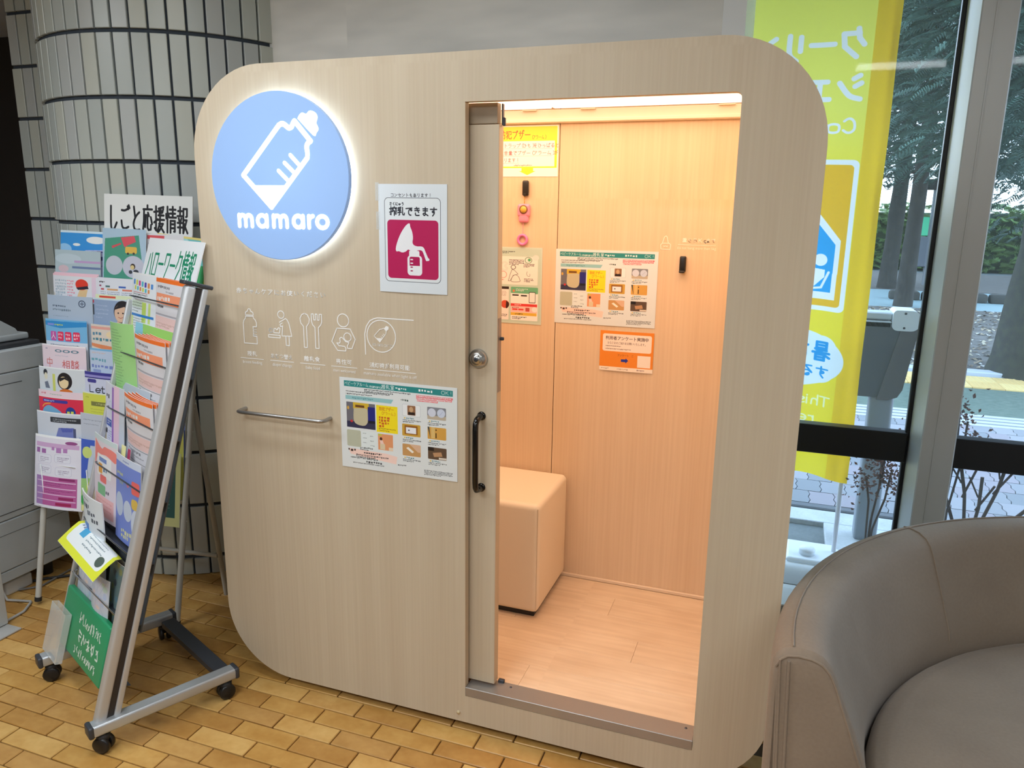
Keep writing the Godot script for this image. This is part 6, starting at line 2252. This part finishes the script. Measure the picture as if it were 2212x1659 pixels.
	s.small(8, 8, 60, 2, 6, col(150, 160, 180), 1.6)
	leaflet(F, "plain grey slip below the yellow leaflet", G, 0.262, 0.472, 0.786, H, 0.040, s, 0.14, 0.012)
	s = Sheet.new(self, 240, 340, col(196, 208, 226))
	s.poly("0,0 100,0 100,8 30,8 20,60 0,60", col(70, 100, 200))
	s.e(22, 18, 12, 8, col(206, 222, 130))
	s.r(42, 10, 58, 42, col(224, 230, 234))
	s.r(44, 13, 40, 8, col(60, 140, 96))
	s.small(48, 15, 30, 1, 4, wh, 4)
	s.small(46, 25, 26, 1, 4, col(220, 110, 110), 4)
	s.small(46, 33, 24, 2, 4, col(110, 120, 130), 1.6)
	s.poly("0,56 60,50 100,60 100,100 0,100", col(160, 206, 130))
	s.e(46, 66, 24, 12, col(206, 220, 100))
	s.e(30, 84, 24, 9, col(60, 170, 80))
	s.r(10, 92, 80, 8, col(226, 226, 160))
	s.r(60, 42, 14, 8, col(226, 170, 90))
	leaflet(F, "blue and green leaflet in the lowest middle pocket of the stand", G, 0.262, 0.474, 0.682, 0.294, 0.036, s, 0.06, 0.014)
	# right column, mostly behind the wheeled rack
	s = Sheet.new(self, 200, 300, col(236, 220, 130))
	s.r(4, 3, 92, 94, col(112, 200, 206))
	s.poly("10,4 60,3 70,12 20,14", col(170, 226, 232))
	s.small(56, 22, 30, 2, 6, wh, 4)
	s.e(76, 40, 10, 7, col(236, 240, 240))
	a = leaflet(F, "teal leaflet with a yellow border at the top right of the brochure stand", G, -0.030, 0.200, 1.520, H, 0.004, s, 0.08, 0.004, -0.07)
	s = Sheet.new(self, 200, 300, col(228, 230, 236))
	s.r(0, 2, 40, 5, col(222, 92, 100))
	for k in 2: s.rr(3, 12 + k * 16, 22, 14, 1, col(60, 60, 84))
	leaflet(F, "white leaflet with a red tag between the bus leaflet and the green-lettered sign", G, 0.045, 0.245, 1.515, H, 0.006, s, 0.08, 0.004)
	var R := [[1.32, col(96, 100, 108), "dark grey leaflet in the right column of the brochure stand"], [0.86, col(120, 140, 196), "blue leaflet low in the right column of the brochure stand"], [0.765, col(214, 214, 110), "yellow-green leaflet low in the right column of the brochure stand"]]
	for q in R:
		s = Sheet.new(self, 100, 150, q[1])
		s.r(0, 0, 100, 3, wh)
		s.small(10, 10, 70, 3, 6, wh, 2.4)
		leaflet(F, q[2], G, 0.012, 0.214, q[0], H, 0.026, s, 0.12, 0.006)
	s = Sheet.new(self, 160, 240, col(206, 210, 150))
	s.r(10, 6, 80, 82, col(44, 92, 92))
	s.small(18, 14, 60, 14, 5, col(96, 140, 136), 2)
	s.r(80, 0, 6, 30, col(226, 130, 140))
	s.small(14, 91, 60, 1, 2, ink, 2.6)
	leaflet(F, "dark green booklet at the foot of the right column", G, 0.012, 0.214, 0.665, 0.294, 0.030, s, 0.07, 0.006)

func build_front_rack():
	var F := frame_of(Vector3(-0.092, 0.07, 0.455), Vector3(0.066, 1.391, 0.098), Vector3(0.912, 0, 0.411))
	var X := Vector3(0.912, 0, 0.411).normalized()
	var t := thing("wheeled_rack", "aluminium leaflet rack on castors with two leaning posts, left of the booth", "leaflet rack")
	# posts
	var st0 := mb()
	rbox(st0, Vector3(0, 0.685, 0.024), Vector3(0.034, 1.36, 0.032), 0.009, 3, F)
	rbox(st0, Vector3(0, 0.685, -0.0195), Vector3(0.034, 1.36, 0.019), 0.005, 3, F)
	box(st0, Vector3(-0.004, 0.685, 0.0), Vector3(0.022, 1.358, 0.03), 0.0, F)
	var post = obj("post", st0, M.alu_post, t)
	var gv := mb()
	box(gv, Vector3(0.0085, 0.685, -0.001), Vector3(0.006, 1.356, 0.020), 0.0, F)
	obj("groove", gv, flat(col(44, 40, 40), 0.5), post)
	var cp0 := mb()
	box(cp0, Vector3(0, 1.372, 0.005), Vector3(0.036, 0.012, 0.092), 0.003, F)
	obj("post_cap", cp0, M.dark_steel, t)
	# the far post is a slim strip
	var st1 := mb()
	rbox(st1, Vector3(-0.512, 0.645, -0.006), Vector3(0.012, 1.28, 0.020), 0.005, 3, F)
	obj("post", st1, M.alu_post, t)
	var gv1 := mb()
	box(gv1, Vector3(-0.512, 0.645, -0.022), Vector3(0.010, 1.27, 0.012), 0.002, F)
	obj("rear_strip", gv1, flat(col(196, 186, 160), 0.5), t)
	# base: two bars on castors and a dark crossbar
	var fr := Vector3(-0.105, 0.085, 0.510)
	var bk := Vector3(0.097, 0.085, 0.096)
	var dz := (bk - fr).normalized()
	for k in 2:
		var off := -X * 0.508 * k
		var L := fr.distance_to(bk)
		var xf := Transform3D(Basis(Vector3.UP.cross(-dz).normalized(), Vector3.UP, -dz), (fr + bk) * 0.5 + off)
		var st := mb()
		rbox(st, Vector3.ZERO, Vector3(0.046, 0.036, L - 0.016), 0.007, 3, xf)
		obj("base_bar", st, M.alu, t)
		for s in [-1.0, 1.0]:
			var cp := mb()
			rbox(cp, Vector3(0, 0, s * (L * 0.5 - 0.006)), Vector3(0.049, 0.039, 0.016), 0.006, 3, xf)
			obj("end_cap", cp, M.dark_steel, t)
			var w := mb()
			var c := xf * Vector3(0, 0, s * (L * 0.5 - 0.040))
			var turn: float = [0.5, 1.3, 2.2, 0.9][k * 2 + (0 if s < 0 else 1)]
			var wx := Vector3(cos(turn), 0, sin(turn))
			for sd in [-1.0, 1.0]:
				var ax := Transform3D(Basis(Vector3.UP, wx, Vector3.UP.cross(wx)).orthonormalized(), Vector3(c.x, 0.027, c.z) + wx * (sd * 0.0125))
				lathe(w, [Vector2(0.0, -0.008), Vector2(0.022, -0.008), Vector2(0.0265, -0.005), Vector2(0.0265, 0.005), Vector2(0.022, 0.008), Vector2(0.0, 0.008)], 20, ax)
			var cs = obj("castor", w, M.black, t)
			var hd := mb()
			lathe(hd, [Vector2(0.0, 0.030), Vector2(0.012, 0.030), Vector2(0.019, 0.045), Vector2(0.021, 0.058), Vector2(0.010, 0.064), Vector2(0.0, 0.068)], 14, Transform3D(Basis(), Vector3(c.x, 0, c.z)))
			box(hd, Vector3(c.x, 0.040, c.z), Vector3(0.012, 0.03, 0.012), 0.002)
			obj("castor_hood", hd, M.rubber, cs)
	var cb := mb()
	var ca := Vector3(-0.345, 0.085, -0.060)
	var ce := Vector3(0.060, 0.085, 0.122)
	var cx := (ce - ca).normalized()
	box(cb, Vector3.ZERO, Vector3(ca.distance_to(ce), 0.026, 0.048), 0.003, Transform3D(Basis(cx, Vector3.UP, cx.cross(Vector3.UP)), (ca + ce) * 0.5))
	obj("crossbar", cb, M.dark_steel, t)
	# dark back board, ledges and retaining wires
	var bb := mb()
	box(bb, Vector3(-0.255, 0.80, -0.054), Vector3(0.475, 1.04, 0.005), 0.001, F)
	obj("back_board", bb, flat(col(72, 78, 84), 0.6), t)
	var tiers := [1.298, 1.103, 0.908, 0.712, 0.518, 0.325]
	for y in tiers:
		var st := mb()
		tube(st, [F * Vector3(-0.018, y, -0.010), F * Vector3(-0.040, y, 0.012), F * Vector3(-0.072, y, 0.016), F * Vector3(-0.44, y, 0.016), F * Vector3(-0.472, y, 0.012), F * Vector3(-0.492, y, -0.010)], 0.0027, 8)
		obj("retaining_wire", st, M.chrome if y < 0.4 else flat(col(120, 126, 132), 0.25, 0.8), t)
		var lg := mb()
		box(lg, Vector3(-0.255, y - 0.215, -0.032), Vector3(0.472, 0.004, 0.05), 0.001, F)
		obj("ledge", lg, M.dark_steel, t)
	# heading board
	var ink := col(40, 42, 50)
	var wh := col(238, 240, 242)
	var s := Sheet.new(self, 500, 210, col(232, 236, 240))
	s.t("ハローワーク情報", 6, 15, 10.3, 50, 8, col(34, 140, 104), 1.06)
	var sg = leaflet(F, "white heading board with green lettering at the top of the wheeled rack", "", 0.070, 0.500, 1.510, 0.215, -0.024, s, -0.02, 0.0, -0.005, 0.004, 0.0, "sign_board")
	sg.set_meta("category", "sign")
	var G := "leaflets in the wheeled rack"
	var OG := "orange-topped leaflets in the wheeled rack"
	# right column: orange-topped leaflets, three piles
	s = Sheet.new(self, 220, 300, col(226, 226, 232))
	s.r(0, 0, 100, 4.6, col(248, 122, 46))
	s.small(8, 8, 74, 1, 4, col(110, 110, 118), 3.4)
	s.small(40, 13.4, 44, 1, 3, col(150, 150, 158), 2)
	s.r(4, 17, 88, 10.6, col(250, 160, 122))
	s.small(8, 20, 76, 1, 4, col(236, 236, 236), 5)
	s.r(4, 26.5, 88, 2, col(248, 120, 60))
	s.small(10, 30, 40, 1, 4, ink, 2.8)
	s.r(4, 40, 92, 2, col(176, 174, 184))
	s.r(4, 43, 92, 16, col(240, 206, 202))
	s.small(8, 50, 80, 2, 3, col(214, 176, 166), 2.4)
	s.r(4, 60, 92, 0.7, col(110, 108, 118))
	s.small(8, 63, 78, 1, 4, col(120, 120, 128), 3.4)
	s.small(30, 69, 60, 1, 3, col(150, 150, 158), 1.8)
	s.r(4, 76, 92, 0.6, col(130, 130, 138))
	var P := [[0.085, 0.305, 1.375, 0.0, 2, "in the top pocket of the wheeled rack"], [0.086, 0.330, 1.180, 0.022, 4, "fanned in the second pocket"], [0.090, 0.322, 0.985, 0.020, 3, "bent in the third pocket"]]
	for p in P:
		var lean: float = 0.16 if p[3] == 0.0 else 0.26
		var a = leaflet(F, "front orange-topped leaflet " + p[5], OG, p[0], p[1], p[2], 0.285, p[3] + 0.004, s, lean, 0.010 if p[3] > 0.0 else 0.004, -0.012, 0.002)
		for k in p[4]:
			var c = behind(a, F, Vector3(0.009 * (k + 1) * (1.0 if p[3] > 0.0 else 0.5), 0.0012 * (k + 1), -0.005 * (k + 1)), "orange-topped leaflet, %s behind the front one %s" % [["next", "second", "third", "fourth"][k], p[5]])
			c.rotate_object_local(Vector3.RIGHT, -0.012 * (k + 1))
	# left column
	s = Sheet.new(self, 220, 300, col(230, 236, 242))
	s.r(0, 0, 100, 2, wh)
	var cc := [col(90, 150, 220), col(214, 222, 90), col(200, 60, 150), col(90, 190, 210), col(90, 80, 180), col(226, 150, 90)]
	for k in 7: s.rr(8 + k * 12, 8 + k * 0.5, 8, 6, 1, cc[k % 6])
	for k in 6: s.rr(14 + k * 11, 15.5 + k * 0.5, 7, 4.6, 1, cc[(k * 2 + 1) % 6])
	s.r(8, 23, 60, 0.8, col(190, 100, 110))
	s.small(8, 25, 60, 2, 2.6, ink, 1.2)
	s.r(4, 33, 50, 8, col(206, 222, 206))
	s.small(6, 35, 44, 4, 3.4, col(90, 110, 90), 1.3)
	s.r(50, 34, 16, 24, col(196, 222, 110))
	s.r(74, 34, 8, 24, col(206, 228, 130))
	s.r(4, 49, 90, 3.0, col(50, 130, 206))
	for k in 5: s.small(8, 54 + k * 3, 84, 1, 2, col(110, 124, 116), 1.2)
	s.r(4, 52, 8, 18, col(214, 228, 150))
	leaflet(F, "white leaflet with coloured blocks and a blue and green table", G, 0.300, 0.512, 1.380, 0.285, 0.004, s, 0.15, 0.004)
	s = Sheet.new(self, 120, 170, col(150, 210, 232))
	s.poly("20,0 100,0 100,100 40,100", col(160, 214, 110))
	leaflet(F, "blue and green folder edge behind the light green leaflet", G, 0.100, 0.440, 1.215, 0.285, -0.012, s, 0.12, 0.004, -0.01)
	s = Sheet.new(self, 200, 300, col(166, 220, 142))
	s.r(0, 0, 4, 100, col(150, 226, 190))
	for k in 24: s.small(10, 8 + k * 3.4, 60 + (k * 37) % 26, 1, 3, col(118, 176, 110), 1.4)
	leaflet(F, "light green leaflet bulging out of the second pocket of the wheeled rack", G, 0.345, 0.555, 1.195, 0.285, 0.030, s, 0.24, 0.012, 0.05)
	s = Sheet.new(self, 160, 300, col(206, 214, 226))
	s.r(0, 0, 44, 100, col(218, 222, 240))
	s.r(44, 3, 9, 97, col(150, 96, 190))
	s.r(53, 0, 26, 100, col(236, 204, 222))
	s.small(8, 13, 30, 1, 6, col(60, 60, 70), 6)
	s.e(34, 26, 9, 5, col(196, 206, 220), 0.8)
	s.r(10, 44, 32, 9, col(60, 92, 180))
	s.small(16, 46, 18, 2, 3, wh, 1.6)
	s.r(8, 57, 8, 6, col(60, 60, 80))
	s.small(22, 58, 18, 4, 3, col(150, 150, 190), 1.6)
	leaflet(F, "white booklet with purple and pink stripes in the third pocket", G, 0.345, 0.520, 0.990, 0.285, 0.016, s, 0.19, 0.005, -0.02)
	s = Sheet.new(self, 120, 170, col(190, 200, 212))
	s.small(60, 8, 20, 12, 6, col(160, 170, 186), 2)
	leaflet(F, "plain grey sheet between the striped booklet and the third orange pile", G, 0.200, 0.430, 1.005, 0.285, -0.008, s, 0.12, 0.003)
	# fourth pocket
	s = Sheet.new(self, 220, 310, col(120, 142, 220))
	s.r(0, 0, 100, 8, col(206, 218, 240))
	s.small(34, 4, 40, 1, 2, col(90, 110, 180), 1.6)
	s.small(6, 20, 46, 1, 4, col(200, 206, 140), 3.4)
	s.small(20, 28, 26, 1, 6, col(150, 166, 170), 5)
	s.small(50, 29, 20, 1, 4, col(236, 110, 110), 3)
	s.rr(70, 22, 26, 15, 3, col(240, 112, 106))
	s.rr(70, 42, 22, 12, 5, col(222, 190, 90))
	s.e(20, 58, 18, 14, col(190, 206, 230))
	s.e(56, 60, 16, 12, col(196, 210, 232))
	s.e(84, 70, 14, 16, col(202, 214, 234))
	s.small(30, 84, 44, 2, 6, col(222, 222, 170), 5)
	leaflet(F, "periwinkle blue leaflet with red and yellow patches in the fourth pocket", G, 0.092, 0.300, 0.788, 0.285, 0.018, s, 0.18, 0.006)
	s = Sheet.new(self, 220, 310, col(226, 216, 226))
	s.r(0, 0, 100, 6, col(206, 222, 226))
	s.poly("6,6 40,14 56,10 96,12 96,24 60,20 20,26 6,40", col(240, 138, 130), true)
	s.rr(18, 22, 62, 26, 3, wh)
	s.r(28, 25, 34, 5, col(120, 146, 206))
	s.rr(26, 33, 18, 12, 2, col(236, 170, 70))
	s.small(48, 36, 26, 1, 6, col(110, 140, 176), 6)
	s.rr(34, 46, 28, 9, 2, col(240, 120, 116))
	s.rr(22, 58, 36, 13, 2, col(130, 190, 140))
	s.small(60, 62, 22, 1, 6, col(60, 66, 80), 5)
	s.r(10, 72, 80, 24, col(240, 190, 190))
	s.small(16, 76, 66, 4, 5, col(226, 160, 160), 2)
	leaflet(F, "pink and white leaflet with orange and green tags in the fourth pocket", G, 0.300, 0.512, 0.810, 0.285, 0.020, s, 0.18, 0.006)
	s = Sheet.new(self, 60, 60, col(240, 236, 170))
	leaflet(F, "small pale yellow note sticking up between two leaflets in the fourth pocket", G, 0.268, 0.305, 0.812, 0.06, 0.004, s, 0.1, 0.0, 0.0, 0.0006)
	s = Sheet.new(self, 60, 60, col(186, 60, 100))
	leaflet(F, "small crimson tab beside the pale yellow note", G, 0.246, 0.270, 0.806, 0.06, -0.004, s, 0.1, 0.0, 0.0, 0.0006)
	# fifth pocket: one booklet, curling
	s = Sheet.new(self, 220, 310, col(222, 232, 242))
	s.small(10, 5, 66, 1, 3, col(120, 130, 140), 1.8)
	s.small(8, 11, 76, 1, 6, col(60, 74, 96), 7)
	s.small(40, 18, 50, 1, 6, col(60, 74, 96), 6)
	s.small(58, 25, 34, 1, 5, col(70, 84, 104), 5)
	s.r(4, 36, 38, 22, col(66, 130, 216))
	s.r(12, 42, 16, 8, col(150, 190, 236))
	s.r(44, 46, 14, 24, col(170, 206, 190))
	s.r(62, 48, 14, 24, col(140, 196, 140))
	s.r(80, 50, 14, 24, col(150, 206, 150))
	leaflet(F, "white and blue booklet curling forward in the fifth pocket", G, 0.285, 0.475, 0.622, 0.285, 0.018, s, 0.16, 0.012, -0.02, 0.004, 0.02)
	# bottom pocket: map leaflets and a folded card over the wire
	s = Sheet.new(self, 200, 300, col(202, 210, 226))
	for k in 30: s.e(s.rg.randf() * 100, s.rg.randf() * 100, s.rg.randf_range(3, 12), s.rg.randf_range(2, 6), [col(214, 206, 226), col(190, 214, 206), col(226, 210, 206), col(186, 200, 228)][k % 4])
	for k in 9: s.path("%d,0 %d,50 %d,100" % [k * 12, (k * 29) % 100, (k * 47) % 100], 1.4, col(170, 184, 206))
	leaflet(F, "folded pastel map leaflet at the left of the bottom pocket", G, 0.330, 0.485, 0.425, 0.26, -0.002, s, 0.10, 0.006, -0.02)
	leaflet(F, "folded pastel map leaflet in the middle of the bottom pocket", G, 0.160, 0.312, 0.400, 0.26, 0.012, s, 0.14, 0.012, -0.03)
	s = Sheet.new(self, 160, 240, col(120, 146, 150))
	for k in 40: s.e(s.rg.randf() * 100, s.rg.randf() * 100, 7, 4, [col(92, 116, 120), col(150, 160, 110), col(110, 150, 170), col(84, 96, 110)][k % 4])
	leaflet(F, "dark blue-green booklet at the right of the bottom pocket", G, 0.085, 0.250, 0.455, 0.27, -0.012, s, 0.10, 0.006)
	s = Sheet.new(self, 300, 220, col(226, 232, 60))
	s.r(0, 0, 100, 26, col(60, 184, 226))
	s.r(34, 0, 70, 18, col(206, 226, 246))
	s.rr(6, 34, 88, 52, 8, col(236, 242, 244))
	s.small(10, 40, 16, 1, 6, col(130, 140, 170), 10)
	s.r(20, 42, 12, 24, col(80, 170, 216))
	s.small(38, 44, 40, 4, 9, col(120, 140, 150), 3)
	s.e(84, 72, 7, 9, col(84, 100, 92))
	var cv := SurfaceTool.new()
	cv.begin(Mesh.PRIMITIVE_TRIANGLES)
	cv.set_smooth_group(1)
	var prof := [[-0.030, 0.455], [-0.018, 0.482], [0.002, 0.500], [0.020, 0.497], [0.038, 0.478], [0.058, 0.452], [0.074, 0.430]]
	for k in prof.size() - 1:
		for e in [[0, 0], [0, 1], [1, 1], [0, 0], [1, 1], [1, 0]]:
			var q: Array = prof[k + e[1]]
			cv.set_uv(Vector2(float(e[0]), float(k + e[1]) / (prof.size() - 1)))
			cv.add_vertex(F * Vector3(-0.49 + 0.36 * e[0], q[1] - 0.02 * e[0], q[0]))
	cv.generate_normals()
	var cvm := cv.commit()
	var under := mb()
	for k in prof.size() - 1:
		var q0: Array = prof[k]
		var q1: Array = prof[k + 1]
		quad(under, F * Vector3(-0.49, q0[1] - 0.0012, q0[0]), F * Vector3(-0.13, q0[1] - 0.0212, q0[0]), F * Vector3(-0.13, q1[1] - 0.0212, q1[0]), F * Vector3(-0.49, q1[1] - 0.0012, q1[0]))
	under.generate_normals()
	under.commit(cvm)
	var fc = paper_obj("leaflet", cvm, s.mat(0.35), M.paper)
	tag(fc, "yellow-edged leaflet folded over the wire of the bottom pocket", "leaflet", G)
	# green lettered box front and a clear pocket at the foot
	var gp := thing("green_panel", "green plastic panel with white lettering at the foot of the wheeled rack", "sign")
	gp.transform = F
	var gb := mb()
	rbox(gb, Vector3(-0.290, 0.174, 0.000), Vector3(0.405, 0.196, 0.022), 0.006, 3)
	obj("board", gb, flat(col(46, 152, 104), 0.4), gp)
	var gt := mb()
	var gx := face_xf(0.0115)
	# three lines of worn marks, no longer readable
	for row in [[-0.335, 0.216, 10, 0.020, 0.034, 0.0042], [-0.325, 0.160, 5, 0.040, 0.038, 0.006], [-0.335, 0.112, 10, 0.020, 0.028, 0.004]]:
		for k in row[2]:
			for j in 4:
				var q := PackedVector2Array()
				for e in 2: q.append(Vector2(row[0] + row[3] * (k + rng.randf_range(0.08, 0.85)), row[1] + row[4] * (rng.randf() - 0.5)))
				ribbon(gt, q, row[5], gx)
	obj("lettering", gt, flat(col(214, 232, 220), 0.5), gp)
	var cp := thing("clear_pocket", "clear plastic leaflet pocket, empty, at the left foot of the wheeled rack", "holder")
	cp.transform = F
	var pk := mb()
	box(pk, Vector3(-0.465, 0.115, 0.036), Vector3(0.14, 0.17, 0.002), 0.0005)
	box(pk, Vector3(-0.465, 0.115, 0.016), Vector3(0.14, 0.17, 0.002), 0.0005)
	box(pk, Vector3(-0.465, 0.030, 0.026), Vector3(0.14, 0.002, 0.022), 0.0005)
	for x in [-0.395, -0.535]: box(pk, Vector3(x, 0.115, 0.026), Vector3(0.002, 0.17, 0.022), 0.0005)
	obj("holder_shell", pk, M.clear, cp)
